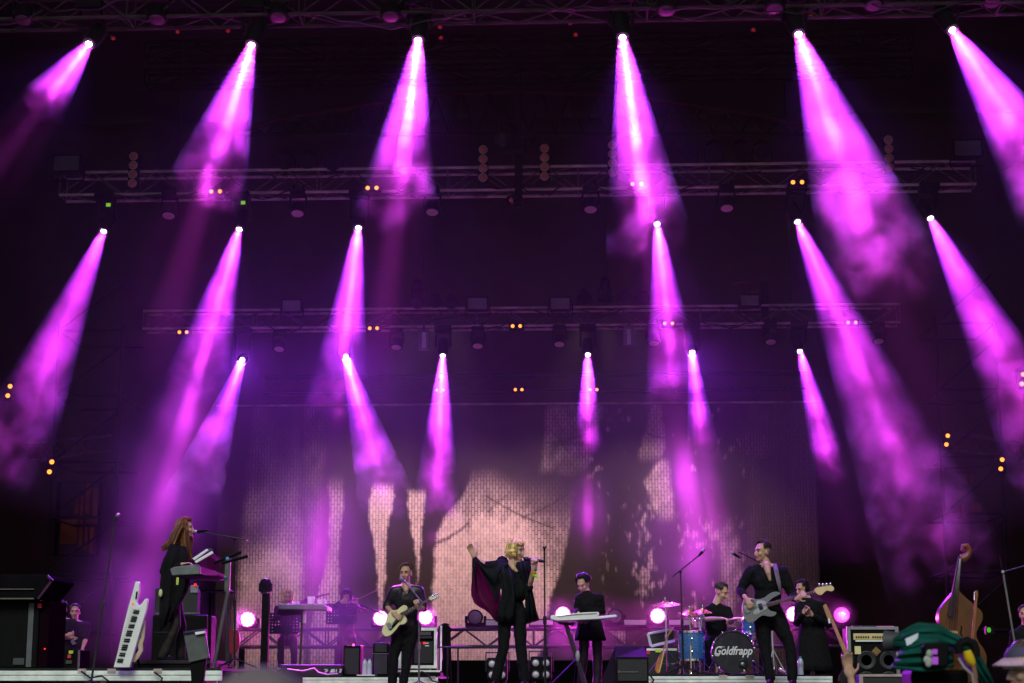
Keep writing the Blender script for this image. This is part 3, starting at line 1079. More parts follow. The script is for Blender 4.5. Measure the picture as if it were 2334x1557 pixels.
truss('faint arm truss sloping out of the left scaffold tower', at(92, 1050, 30.6), at(250, 1028, 33), .3, .3, .4, .02, .01, mat('dull_aluminium', (.04, .035, .035), .7, .1, spec=.1), 'arm_truss', 'faint arm trusses in the wings')
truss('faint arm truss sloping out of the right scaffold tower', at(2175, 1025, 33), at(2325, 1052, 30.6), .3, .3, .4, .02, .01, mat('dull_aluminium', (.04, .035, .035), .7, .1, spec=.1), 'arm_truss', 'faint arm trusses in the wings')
Mo = mat('ochre_daylight', (.15, .055, .008), .8, var=.5, scale=3)  # ochre colour stands in for daylight coming through the cladding gaps
t = thing('daylight_bars', 'ochre bars painted as daylight through gaps behind the left scaffold tower', 'screen', at(190, 1250, 34))
for x0, x1, ya, yb in ((172, 182, 1140, 1172), (184, 192, 1130, 1176), (197, 206, 1102, 1172), (213, 222, 1112, 1178), (195, 224, 1182, 1196), (140, 178, 1182, 1240), (182, 190, 1186, 1250), (194, 202, 1192, 1255), (206, 214, 1196, 1262)):
    MB().bb(at(x0, ya, 34), at(x1, yb, 34.1)).build('gap_bar', Mo, t, smooth=False)
MB().bb(at(130, 1098, 34.12), at(228, 1100, 34.2)).bb(at(130, 1265, 34.12), at(228, 1268, 34.2)).bb(at(130, 1098, 34.12), at(132, 1268, 34.2)).bb(at(226, 1098, 34.12), at(228, 1268, 34.2)).build('frame', M_black, t, smooth=False)
t = thing('daylight_bars', 'dim red brown bars painted as daylight through gaps behind the right scaffold tower', 'screen', at(2220, 1200, 34))
Mo2 = mat('red_brown_daylight', (.10, .03, .015), .8, var=.5, scale=3)  # red brown colour painted in place of daylight between the cladding
for x0, x1, ya, yb in ((2195, 2203, 1080, 1106), (2210, 2216, 1082, 1100), (2184, 2190, 1100, 1112), (2212, 2236, 1146, 1168), (2190, 2196, 1150, 1180)):
    MB().bb(at(x0, ya, 34), at(x1, yb, 34.1)).build('gap_bar', Mo2, t, smooth=False)
MB().bb(at(2180, 1076, 34.12), at(2240, 1078, 34.2)).bb(at(2180, 1182, 34.12), at(2240, 1184, 34.2)).build('frame', M_black, t, smooth=False)

# ------------------------------------------------------------------ risers on the stage
def riser(x0, x1, yt, yb, Y, depth, label, clips):
    a, b = at(x0, yt, Y), at(x1, yb, Y)
    t = thing('stage_riser', label, 'riser', (a.x, Y, 0), 'low aluminium edged risers')
    z = a.z
    MB().bb((a.x, Y + .02, z - .03), (b.x, Y + depth, z)).build('deck', M_deck, t, smooth=False)
    hh = z - b.z
    r_ = MB().bb((a.x, Y, z - hh * .52), (b.x, Y + .035, z - hh * .20)).bb((a.x, Y + .003, z - hh * .96), (b.x, Y + .035, z - hh * .60)).bb((a.x, Y + .012, z - hh * .60), (b.x, Y + .03, z - hh * .52))
    r_.build('edge_rail', M_rail, t, smooth=False, bevel=.003)
    MB().bb((a.x, Y + .002, z - hh * .19), (b.x, Y + .03, z - .001)).build('top_lip', M_blackmetal, t, smooth=False)
    cm = MB()
    for c in clips:
        q = at(c, yt, Y)
        cm.bb((q.x - .05, Y - .006, z - hh * .4), (q.x + .05, Y - .001, z - hh * .05))
    if clips:
        cm.build('corner_plate', M_alu, t, smooth=False)
    for x in (a.x + .1, (a.x + b.x) / 2, b.x - .1):
        MB().bb((x - .03, Y + .06, 0), (x + .03, Y + .12, z - .03)).build('leg', M_alu, t, smooth=False)
    return z


YL, YC, YR = 20.9, 25.5, 22.2
ZL = riser(-40, 505, 1523, 1553, YL, 3.2, 'low riser with white metal edge under the left keyboard player', [187, 255, 360])
ZC = riser(690, 998, 1541, 1558, YC, 2.5, 'low riser with white metal edge behind the guitarist', [985])
ZR = riser(1474, 1898, 1538, 1557, YR, 3.4, 'low riser with white metal edge under the drum kit', [1648, 1709])
# dark back risers
for x0, x1, yt, Y, lab in ((600, 1010, 1560, 30.2, 'dark rear riser carrying the string players'), (1000, 1480, 1505, 31.2, 'black fabric covered riser behind the singer')):
    a, b = at(x0, yt, Y), at(x1, yt, Y)
    zt = max(a.z, .25)
    t = thing('rear_riser', lab, 'riser', (a.x, Y, 0), 'dark risers at the rear of the stage')
    MB().bb((a.x, Y + .02, zt - .04), (b.x, Y + 2, zt)).build('deck', M_deck, t, smooth=False)
    MB().bb((a.x, Y, .005), (b.x, Y + .015, zt - .005)).build('skirt', M_drape, t, smooth=False)

# ------------------------------------------------------------------ floor truss, floor lamps and light battens
FY = 33.0
zf1 = at(900, 1434, FY).z
zf0 = at(900, 1474, FY).z
for x0, x1, s_ in ((536, 1000, 'left'), (1004, 1482, 'middle'), (1486, 1990, 'right')):
    tr = truss('dark floor truss carrying the %s floor lamps behind the band' % s_, (at(x0, 1474, FY).x, FY, zf0), (at(x1, 1474, FY).x, FY, zf0), zf1 - zf0, .35, .42, .03, .016, mat('black_truss', (.03, .028, .03), .45, .3), 'floor_truss', 'floor trusses behind the band')
    for x in (x0 + 12, (x0 + x1) / 2, x1 - 12):
        q = at(x, 1474, FY)
        MB().bb((q.x - .05, FY + .1, 0), (q.x + .05, FY + .2, zf0 - .02)).build('leg', M_black, tr, smooth=False)


def lamp_face(c, r, n=19):
    """cluster of small round emitters on a disc"""
    m = MB()
    m.lathe(c, (0, -1, 0), [(r * .3, 0), (r * .3, .014), (r * .15, .02)], 10)
    for ring, k in ((.58, 6), (.86, 12)):
        for i in range(k):
            a = 2 * math.pi * i / k
            m.lathe(V(c) + V((r * ring * math.cos(a), 0, r * ring * math.sin(a))), (0, -1, 0), [(r * .24, 0), (r * .24, .012), (r * .12, .018)], 8)
    m.lathe(V(c) + V((0, .004, 0)), (0, -1, 0), [(r * .97, -.01), (r * .97, .002)], 20)
    return m


for x, y, on, wh in FL:
    c = at(x, y, FY - .1)
    t = thing('floor_lamp', '%s round floor lamp %s' % (('unlit grey', 'pink glowing', 'bright magenta')[on], wh), 'stage light', (c.x, FY + .1, zf1 + .03), 'round floor lamps on the floor truss')
    MB().lathe(c, (0, 1, 0), [(.135, -.01), (.145, .02), (.145, .10), (.10, .2), (.05, .22)], 22).build('lamp_head', M_black, t)
    if on:
        lamp_face((c.x, c.y - .012, c.z), .118).build('lens', (None, E_floor2, E_floor)[on], t)
        MB().lathe((c.x, c.y - .010, c.z), (0, -1, 0), [(.142, -.004), (.142, .004), (.119, .008), (.119, -.004)], 24).build('halo_ring', emis('halo_glow_pink', (1, .05, .62), 1.1), t)  # glowing ring added as the pink halo round the lens
        l = bpy.data.lights.new('floor_light', 'SPOT')
        l.energy = FLOOR_P * (1 if on == 2 else .5)
        l.color = (1, .05, .75)
        l.spot_size = math.radians(110)
        l.spot_blend = 1
        l.shadow_soft_size = .11
        lo = bpy.data.objects.new('floor_light', l)
        C.objects.link(lo)
        lo.location = (c.x, c.y - .06, c.z)
        lo.rotation_euler = (math.radians(-94), 0, 0)
    else:
        MB().lathe((c.x, c.y - .012, c.z), (0, -1, 0), [(.118, 0), (.10, .02), (.04, .03)], 22).build('lens', mat('grey_lens', (.16, .15, .17), .25, var=.1), t)
    MB().bb((c.x - .19, FY - .02, zf1 + .03), (c.x + .19, FY + .16, zf1 + .12)).build('base', M_black, t, smooth=False, bevel=.02)
    for s_ in (-1, 1):
        MB().bb((c.x + s_ * .175 - .025, FY, zf1 + .1), (c.x + s_ * .175 + .025, FY + .08, c.z + .03)).build('yoke_arm', M_black, t, smooth=False, bevel=.015)
for x0, x1, y0, y1, wh in ((1108, 1160, 1414, 1425, 'left of the singer behind her cape'), (1208, 1260, 1413, 1424, 'right of the singer'), (1423, 1473, 1413, 1424, 'left of the drum kit'), (1525, 1574, 1413, 1424, 'behind the crash cymbal stand')):
    a, b = at(x0, y0, FY - .15), at(x1, y1, FY - .15)
    t = thing('light_batten', 'pale flat light batten on the floor truss %s' % wh, 'stage light', a, 'pale light battens on the floor truss')
    MB().bb((a.x - .02, FY - .13, zf1 + .03), (b.x + .02, FY + .02, a.z + .02)).build('housing', M_black, t, smooth=False)
    MB().bb((a.x, FY - .15, b.z), (b.x, FY - .132, a.z)).build('panel', mat('pale_panel', (.62, .64, .60), .4, var=.08), t, smooth=False)


# ------------------------------------------------------------------ people
def head_rot(yaw, pitch=0, roll=0):
    return Matrix.Rotation(math.radians(yaw), 3, 'Z') @ Matrix.Rotation(math.radians(pitch), 3, 'X') @ Matrix.Rotation(math.radians(roll), 3, 'Y')


def hand(mb, wr, tip, side, palm_n=(0, -1, 0), curl=.7, s=1., r=.0088):
    """palm, four unequal bent fingers and a thumb leaving the side of the palm"""
    wr, tip = V(wr), V(tip)
    d = (tip - wr).normalized()
    nrm = V(palm_n)
    nrm = (nrm - d * nrm.dot(d)).normalized()
    sd = d.cross(nrm).normalized() * side
    L = .185 * s
    pc = wr + d * L * .28
    rot = Matrix((sd, nrm, d)).transposed()
    mb.ell(pc, (.040 * s, .017 * s, L * .30), rot, 10)
    mb.limb([wr, wr + d * L * .15], [.024 * s, .026 * s], 8)
    for i, (o, ln) in enumerate(((-1.5, .40), (-.5, .47), (.5, .50), (1.5, .44))):
        b = pc + d * L * .24 + sd * (o * .0195 * s)
        f = L * ln
        a1 = curl * (.55 + .06 * i)
        p1 = b + (d * math.cos(a1) + nrm * math.sin(a1)) * f * .42 + sd * o * .003
        a2 = a1 + curl * .9
        p2 = p1 + (d * math.cos(a2) + nrm * math.sin(a2)) * f * .33
        a3 = a2 + curl * .6
        p3 = p2 + (d * math.cos(a3) + nrm * math.sin(a3)) * f * .25
        mb.limb([b, p1, p2, p3], [r * 1.08 * s, r * s, r * .92 * s, r * .8 * s], 7)
    b = pc - d * L * .08 + sd * .034 * s
    p1 = b + (sd * .75 + d * .55 + nrm * .25 * curl).normalized() * .036 * s
    p2 = p1 + (sd * .25 + d * .9 + nrm * .6 * curl).normalized() * .032 * s
    mb.limb([b - sd * .012 * s, b, p1, p2], [r * 1.3 * s, r * 1.25 * s, r * 1.1 * s, r * .9 * s], 7)


def hair_tufts(parent, c, hr, hs, m, length=.05, reach=95, fringe=45, n=190, thick=.0105, wild=.2, seed=1, back=1.0, name='hair'):
    """hair as many overlapping tapered locks growing from the crown, over a close cap"""
    r = random.Random(seed)
    mb = MB()
    rx, ry, rz = .080 * hs, .098 * hs, .094 * hs
    o = V((0, .012, .034)) * hs

    def surf(az, pol, k=1.):
        return o + V((rx * math.sin(pol) * math.sin(az), -ry * math.sin(pol) * math.cos(az), rz * math.cos(pol))) * k
    for i in range(n):
        az = r.uniform(-math.pi, math.pi)
        face = abs(az) < math.radians(62)
        end = math.radians(fringe if face else reach) * r.uniform(.86, 1.08)
        st = math.radians(r.uniform(2, 40))
        pts = []
        jit = r.uniform(-.12, .12)
        for k in range(5):
            pol = st + (end - st) * k / 4
            pts.append(surf(az + jit * k / 4, pol, 1.04 + .05 * r.random() * (1 + wild)))
        if not face and length > 0:
            base = pts[-1]
            out = V((math.sin(az), -math.cos(az), 0))
            ln = length * r.uniform(.75, 1.1) * (back if abs(az) > 1.9 else 1)
            for k in range(1, 4):
                t = k / 3
                pts.append(base + V((0, 0, -ln * t)) + out * (.012 * math.sin(t * 3) + wild * .03 * r.uniform(-1, 1)) - out * .02 * t)
        k = len(pts)
        th = thick * hs * r.uniform(.8, 1.3)
        mb.tube([c + hr @ p for p in pts], [th * (.7 + .5 * math.sin(math.pi * min(1, (q + .7) / k))) * (1 if q < k - 1 else .35) for q in range(k)], 5)
    # close cap below the locks
    cap = []
    na = 18
    rows = 6
    for a in range(na):
        az = -math.pi + 2 * math.pi * a / na
        en = math.radians((fringe - 6) if abs(az) < math.radians(60) else reach - 4)
        for q in range(rows):
            cap.append(c + hr @ surf(az, en * (q + .15) / rows, 1.02))
    fs = [(a * rows + q, ((a + 1) % na) * rows + q, ((a + 1) % na) * rows + q + 1, a * rows + q + 1) for a in range(na) for q in range(rows - 1)]
    fs.append(tuple(a * rows for a in range(na)))
    mb.add(cap, fs)
    return mb.build(name, m, parent)


def person(label, Y, j, yaw=0, pitch=0, roll=0, skin=None, hs=1., top=None, legs=None, shoes=None, sleeve=1., bulk=1., group=None, hair=None, vneck=None, eyes=True, curl=(.7, .7), skirt=None, foot=(0, -1), collar=True, handn=((0, -1, 0), (0, -1, 0))):
    skin = skin or M_skin
    top = top or M_blackcloth
    legs = legs or M_blackcloth

    def P(k):
        q = j[k]
        if isinstance(q, V):
            return q
        return at(q[0], q[1], Y + (q[2] if len(q) > 2 else 0))
    hd, nk = P('head'), P('neck')
    shl, shr, ell_, elr, wrl, wrr = [P(k) for k in ('shl', 'shr', 'ell', 'elr', 'wrl', 'wrr')]
    hal, har = P('hal'), P('har')
    hip, knl, knr, anl, anr = [P(k) for k in ('hip', 'knl', 'knr', 'anl', 'anr')]
    base = (anl + anr) / 2
    t = thing('person', label, 'person', (base.x, base.y, min(anl.z, anr.z) - .08), group)
    hr = head_rot(yaw, pitch, roll)
    b = bulk
    # --- one continuous skin: head, neck, trunk, arms, hands, legs
    m = MB()

    def HP(x, y, z):
        return hd + hr @ (V((x, y, z)) * hs)
    m.ell(HP(0, .014, .032), (.072 * hs, .090 * hs, .085 * hs), hr, 16)
    m.ell(HP(0, -.022, -.030), (.056 * hs, .062 * hs, .072 * hs), hr, 14)
    m.ell(HP(0, -.052, -.082), (.030 * hs, .026 * hs, .022 * hs), hr, 10)
    m.tube([HP(0, -.074, .018), HP(0, -.098, -.016), HP(0, -.105, -.030), HP(0, -.080, -.040)], [.009 * hs, .011 * hs, .014 * hs, .010 * hs], 8)
    m.ell(HP(0, -.066, .034), (.050 * hs, .020 * hs, .012 * hs), hr, 10)
    for s_ in (-1, 1):
        m.ell(HP(s_ * .072, .012, -.008), (.009 * hs, .019 * hs, .031 * hs), hr, 10)
        m.ell(HP(s_ * .038, -.060, -.025), (.022 * hs, .022 * hs, .022 * hs), hr, 10)
    m.limb([HP(0, .022, -.065), nk + V((0, .01, .0)), nk - V((0, 0, .06))], [.050 * hs, .054 * hs, .07], 12)
    up = (nk - hip).normalized()
    sx = (shr - shl).normalized()
    fr = up.cross(sx).normalized()
    tr = Matrix((sx, fr, up)).transposed()
    TL = (nk - hip).length
    sw = (shr - shl).length / 2
    ch = hip.lerp(nk, .68)
    m.ell(hip, (.150 * b, .105 * b, .12), tr, 14).ell(hip.lerp(nk, .38), (.135 * b, .095 * b, .16), tr, 14).ell(ch, (.155 * b, .11 * b, .19), tr, 14)
    m.limb([shl, nk - up * .03, shr], [.05, .065, .05], 10)
    for sh, el, wr, ha, sd_, cu, hn in ((shl, ell_, wrl, hal, 1, curl[0], handn[0]), (shr, elr, wrr, har, -1, curl[1], handn[1])):
        m.limb([sh, sh.lerp(el, .5), el, el.lerp(wr, .4), wr], [.048 * b, .043 * b, .036 * b, .036 * b, .024], 10)
        hand(m, wr, ha, sd_, hn, cu)
    hl, hrr = hip - sx * .085, hip + sx * .085
    for h, k, a in ((hl, knl, anl), (hrr, knr, anr)):
        m.limb([h, h.lerp(k, .5), k, k.lerp(a, .35), a], [.083 * b, .072 * b, .052, .05, .036], 10)
    if vneck:
        vp = [at(q[0], q[1], Y + q[2]) for q in vneck]
        m.limb(vp, [.05, .035, .018][:len(vp)], 8)
    body = m.build('body', skin, t, remesh=.0085, relax=2)
    # --- face
    if eyes:
        for s_ in (-1, 1):
            MB().ell(HP(s_ * .031, -.078, .010), (.010 * hs, .009 * hs, .0048 * hs), hr, 8).build('eye', M_eye, t)
            MB().tube([HP(s_ * .014, -.087, .029), HP(s_ * .034, -.084, .034), HP(s_ * .05, -.070, .029)], [.003, .0035, .002], 5).build('eyebrow', mat('brow', (.13, .075, .05), .8), t)
        MB().tube([HP(-.023, -.073, -.058), HP(-.008, -.083, -.056), HP(.008, -.083, -.056), HP(.023, -.073, -.058)], [.004, .008, .008, .004], 6).build('mouth', M_lipc, t)
    # --- shirt
    m = MB()
    m.ell(hip.lerp(nk, .1), (.158 * b, .118 * b, .12), tr, 14).ell(hip.lerp(nk, .38), (.150 * b, .113 * b, .18), tr, 14).ell(ch, (.172 * b, .125 * b, .19), tr, 14)
    m.limb([shl, nk - up * .055, shr], [.066, .075, .066], 10)
    for sh, el, wr in ((shl, ell_, wrl), (shr, elr, wrr)):
        pts = [sh, sh.lerp(el, .5), el]
        rs = [.066 * b, .060 * b, .053 * b]
        if sleeve > .5:
            f = (sleeve - .5) * 2
            pts += [el.lerp(wr, f * .5), el.lerp(wr, f * .93)]
            rs += [.050 * b, .044 * b]
        else:
            f = sleeve * 2
            pts = [sh, sh.lerp(el, f * .5), sh.lerp(el, f)]
        m.limb(pts, rs, 10)
    m.build('shirt', top, t, remesh=.014, relax=2, disp=.022, dscale=.09)
    if collar:
        cm = MB()
        for s_ in (-1, 1):
            q = nk + sx * s_ * .05
            cm.add([q + fr * .05 + up * .03, nk + sx * s_ * .085 - up * .02, nk + sx * s_ * .05 - fr * .10 - up * .07, nk + sx * s_ * .02 - fr * .085 - up * .03], [(0, 1, 2, 3)])
        cm.build('collar', top, t, solid=.008)
    # --- trousers
    m = MB()
    m.ell(hip - up * .02, (.163 * b, .122 * b, .13), tr, 14)
    for h, k, a in ((hl, knl, anl), (hrr, knr, anr)):
        m.limb([h, h.lerp(k, .5), k, k.lerp(a, .5), a], [.098 * b, .086 * b, .068, .062, .062], 10)
    m.build('trousers', legs, t, remesh=.015, relax=2, disp=.02, dscale=.11)
    if skirt:
        wd, zz, mm_ = skirt
        q = MB()
        prof = []
        n = 22
        rows = 7
        bot = V((hip.x, hip.y, zz))
        vs = []
        for r_ in range(rows):
            tt = r_ / (rows - 1)
            cc = hip.lerp(bot, tt) + up * .1 * (1 - tt)
            rr = .165 * b + (wd - .165 * b) * tt
            for i in range(n):
                a_ = 2 * math.pi * i / n
                k_ = rr * (1 + .07 * tt * math.sin(i * 2.5))
                vs.append(cc + V((k_ * math.cos(a_), k_ * .75 * math.sin(a_), 0)))
        fs = [(r_ * n + i, r_ * n + (i + 1) % n, (r_ + 1) * n + (i + 1) % n, (r_ + 1) * n + i) for r_ in range(rows - 1) for i in range(n)]
        q.add(vs, fs)
        q.build('skirt', mm_, t, solid=.01)
    # --- shoes
    for a in (anl, anr):
        f = V((foot[0], foot[1], 0)).normalized()
        MB().limb([a - f * .04 - V((0, 0, .035)), a + f * .06 - V((0, 0, .045)), a + f * .15 - V((0, 0, .055))], [.042, .042, .034], 8).limb([a, a - V((0, 0, .04))], [.04, .045], 8).build('shoe', shoes or M_black, t, remesh=.012)
    if hair:
        kw = dict(hair)
        hm = kw.pop('m')
        hair_tufts(t, hd, hr, hs, hm, **kw)
    return t, hd, hr


def hairmat(name, col, rough=.5, var=.75):
    m = mat(name, col, rough, var=.3, scale=30, spec=.3)
    nt = m.node_tree
    b = nt.nodes['Principled BSDF']
    src = b.inputs['Base Color'].links[0].from_socket
    g_ = nt.nodes.new('ShaderNodeNewGeometry')
    k = nt.nodes.new('ShaderNodeMapRange')
    k.inputs[3].default_value = 1 - var
    k.inputs[4].default_value = 1 + var
    nt.links.new(g_.outputs['Random Per Island'], k.inputs[0])
    v_ = nt.nodes.new('ShaderNodeVectorMath')
    v_.operation = 'SCALE'
    nt.links.new(src, v_.inputs[0])
    nt.links.new(k.outputs[0], v_.inputs['Scale'])
    nt.links.new(v_.outputs[0], b.inputs['Base Color'])
    return m


H_auburn = hairmat('auburn_hair', (.15, .055, .025))
H_blonde = hairmat('blonde_hair', (.52, .37, .13))
H_dark = hairmat('dark_hair', (.018, .012, .010))
H_brown = hairmat('brown_hair', (.06, .035, .022))
H_black = hairmat('black_hair', (.009, .007, .008))


def stand_mic(name, label, Y, base, top, mic_from, mic_to, boom=None, cat='microphone stand', mm=None, feet=True, zb=0, mic=True, group=None, micmat=None, leg=.28):
    """straight or boom microphone stand; base, top, boom ends are photograph pixels at depth Y"""
    b, tp = at(*base, Y), at(*top, Y)
    b = V((b.x, Y, zb))
    mm = mm or M_blackmetal
    t = thing(name, label, cat, b, group)
    MB().tube([b + V((0, 0, .02)), b.lerp(tp, .5)], .013, 8).tube([b.lerp(tp, .5), tp], .009, 8).build('pole', mm, t)
    MB().lathe(b.lerp(tp, .5), (tp - b), [(.013, -.05), (.022, -.04), (.022, .04), (.012, .05)], 12).build('clutch', mm, t)
    if feet:
        for k in range(3):
            a = 2 * math.pi * (k / 3 + .08)
            MB().tube([b + V((0, 0, .12)), b + V((leg * math.cos(a), leg * math.sin(a), .012))], .009, 6).build('leg', mm, t)
    else:
        MB().lathe(b, (0, 0, 1), [(.14, 0), (.14, .015), (.03, .04)], 24).build('base', mm, t)
    if boom:
        p, q = at(boom[0], boom[1], Y - .05), at(boom[2], boom[3], Y - .05)
        MB().tube([p, q], .0085, 8).build('boom', mm, t)
        MB().ell(tp, (.022, .022, .022)).build('boom_joint', mm, t)
    if mic:
        p, q = at(*mic_from, Y - .06), at(*mic_to, Y - .06)
        d = (p - q).normalized()
        MB().lathe(q, d, [(.010, 0), (.013, .02), (.018, max(.05, (p - q).length - .03)), (.018, (p - q).length)], 12).build('microphone', micmat or mm, t)
        MB().ell(p + d * .02, (.026, .026, .03), rot_to(d), 12).build('mic_head', mat('mic_mesh', (.30, .30, .32), .35, .7, scale=200, var=.5), t)
    return t


# ------------------------------------------------------------------ the singer
SY = 20.2
st, shd, shr_ = person('blonde singer in flowing black cape singing into a hand held microphone', SY,
                       dict(head=(1177, 1257), neck=(1168, 1285), shl=(1141, 1287, .02), shr=(1193, 1289), ell=(1108, 1289, -.02), wrl=(1084, 1272, -.04), hal=(1073, 1252, -.05),
                            elr=(1207, 1339, -.12), wrr=(1216, 1297, -.26), har=(1225, 1270, -.3), hip=(1168, 1395), knl=(1148, 1475, -.02), knr=(1187, 1475, -.02), anl=(1130, 1549), anr=(1196, 1549)),
                       yaw=62, pitch=4, skin=M_skin2, hs=1.0, bulk=.86, sleeve=.5, hair=dict(m=H_blonde, length=.07, reach=112, fringe=66, n=320, thick=.0125, wild=.45, seed=3), vneck=[(1166, 1287, -.05), (1170, 1296, -.10), (1178, 1302, -.115)],
                       curl=(.35, 1.25), collar=False, handn=((.3, -1, 0), (-.6, -.8, 0)))
cap_black = mat('cape_black', (.008, .0095, .011), .85, scale=18, var=.3, bump=.3, spec=.12)
wine = cloth('cape_wine_chiffon', (.13, .020, .068), .75, .65)


def sp(x, y, dy=0):
    """from the enlarged view of the singer to the stage"""
    return at(1040 + x / 4.487, 1210 + y / 4.487, SY + dy)


A_ = [sp(*q) for q in ((165, 290, -.02), (162, 400, .02), (160, 500, .06), (150, 600, .10), (150, 660, .12), (180, 735, .13), (230, 775, .13), (290, 805, .12), (340, 845, .12), (375, 895, .12), (405, 930, .12))]
B_ = [sp(*q) for q in ((205, 262, -.02), (240, 330, .0), (300, 420, .04), (350, 500, .06), (400, 560, .08), (450, 620, .10), (458, 680, .10), (450, 740, .11), (440, 800, .11), (432, 860, .11), (425, 932, .11))]
MB().loft(A_, B_, 14, .05, 3.5).build('cape_lining', wine, st, solid=.004)
A_ = [sp(*q) for q in ((165, 285, -.06), (175, 420, -.03), (190, 520, 0))]
B_ = [sp(*q) for q in ((200, 262, -.06), (205, 430, -.04), (205, 640, .02))]
MB().loft(A_, B_, 4, .01, 2).build('cape_edge', cap_black, st, solid=.008)
A_ = [sp(*q) for q in ((195, 262, -.07), (250, 320, -.08), (300, 352, -.10), (360, 345, -.11), (400, 300, -.10), (440, 285, -.11), (520, 300, -.10))]
B_ = [sp(*q) for q in ((215, 300, -.06), (262, 420, -.05), (330, 540, -.05), (385, 660, -.06), (408, 745, -.07), (450, 600, -.11), (540, 420, -.13))]
MB().loft(A_, B_, 10, .03, 3).build('cape_sleeve', cap_black, st, solid=.01)
A_ = [sp(*q) for q in ((425, 300, -.10), (440, 480, -.14), (470, 640, -.15), (440, 740, -.15), (430, 850, -.14), (432, 930, -.13))]
B_ = [sp(*q) for q in ((560, 400, -.14), (590, 520, -.19), (600, 640, -.19), (600, 760, -.18), (590, 860, -.17), (570, 930, -.15))]
MB().loft(A_, B_, 10, .018, 4).build('cape_front', cap_black, st, solid=.01)
A_ = [sp(*q) for q in ((620, 320, -.13), (640, 420, -.17), (690, 520, -.17), (700, 640, -.16), (705, 760, -.15), (715, 930, -.13))]
B_ = [sp(*q) for q in ((722, 305, -.10), (748, 430, -.10), (768, 580, -.08), (795, 700, -.06), (815, 800, -.05), (832, 905, -.04))]
MB().loft(A_, B_, 10, .03, 5).build('cape_front', cap_black, st, solid=.01)
A_ = [sp(*q) for q in ((700, 640, .02), (712, 800, .05), (716, 955, .07))]
B_ = [sp(*q) for q in ((790, 690, .04), (822, 820, .06), (850, 915, .07))]
MB().loft(A_, B_, 14, .03, 7).build('cape_hem', wine, st, solid=.004)
MB().limb([sp(470, 320), sp(470, 330), sp(530, 470, -.05), sp(600, 620, -.06)], [.075, .075, .13, .12], 10).limb([sp(720, 320), sp(700, 460, -.03), sp(640, 620, -.05)], [.05, .09, .12]).build('black_top', M_blackcloth, st, remesh=.015)
for x, y, mm_, nm in ((1218, 1297, 'teal_band', 'wristband'), (1217, 1304, 'orange_band', 'wristband'), (1219, 1311, 'green_band', 'wristband')):
    col = {'teal_band': (.08, .35, .28), 'orange_band': (.75, .25, .03), 'green_band': (.25, .6, .05)}[mm_]
    MB().lathe(at(x, y, SY - .245), at(1216, 1297, SY - .26) - at(1207, 1339, SY - .12), [(.031, -.014), (.033, 0), (.031, .014)], 14).build(nm, mat(mm_, col, .6), st)
MB().tube([at(1221, 1311, SY - .27), at(1224, 1316, SY - .28), at(1223, 1319, SY - .28)], [.012, .016, .006], 6, flat=.3).build('wristband_tail', MATS['green_band'], st)
t = thing('microphone', 'black microphone held by the blonde singer', 'microphone', at(1218, 1276, SY - .3))
p, q = at(1202, 1274, SY - .29), at(1243, 1280, SY - .31)
MB().lathe(q, p - q, [(.014, 0), (.017, .01), (.019, (p - q).length)], 12).build('handle', M_blackmetal, t)
MB().ell(p + (p - q).normalized() * .015, (.027, .027, .034), rot_to(p - q), 12).build('mic_head', mat('mic_mesh_black', (.03, .03, .035), .4, .4, scale=200, var=.5), t)
stand_mic('microphone_stand', 'straight black microphone stand with empty clip beside the singer', SY - .35, (1243, 1575), (1241, 1255), (0, 0), (0, 0), mic=False, feet=False)
m = MB()
p = at(1241, 1255, SY - .35)
m.tube([p, p + V((0, 0, .02)), p + V((-.018, 0, .045))], [.012, .012, .006], 6).tube([p + V((0, 0, .02)), p + V((.018, 0, .045))], [.012, .006], 6)
o = m.build('mic_clip', M_black, [q for q in bpy.data.objects if q.get('label') == 'straight black microphone stand with empty clip beside the singer'][0])

# ------------------------------------------------------------------ guitars
M_cream = mat('cream_lacquer', (.66, .64, .36), .25, scale=4, var=.08, coat=.6)
M_silver = mat('silver_sparkle', (.15, .16, .17), .35, .2, scale=60, var=.25, coat=.5)
M_pick = mat('pale_pickguard', (.55, .55, .55), .3, var=.1)


def outline(poly, scale, ox, oy, Y, th, tilt=0.):
    """curve-smoothed outline from an enlarged view, at depth Y with thickness th"""
    n = len(poly)
    pts = []
    for i in range(n):
        p0, p1, p2, p3 = [V((*poly[(i + k) % n], 0)) for k in (-1, 0, 1, 2)]
        for s_ in range(5):
            u = s_ / 5
            q = .5 * ((2 * p1) + (p2 - p0) * u + (2 * p0 - 5 * p1 + 4 * p2 - p3) * u * u + (3 * p1 - p0 - 3 * p2 + p3) * u ** 3)
            pts.append(at(ox + q.x / scale, oy + q.y / scale, Y + tilt * (q.x - poly[0][0])))
    return MB().plate(pts, th)


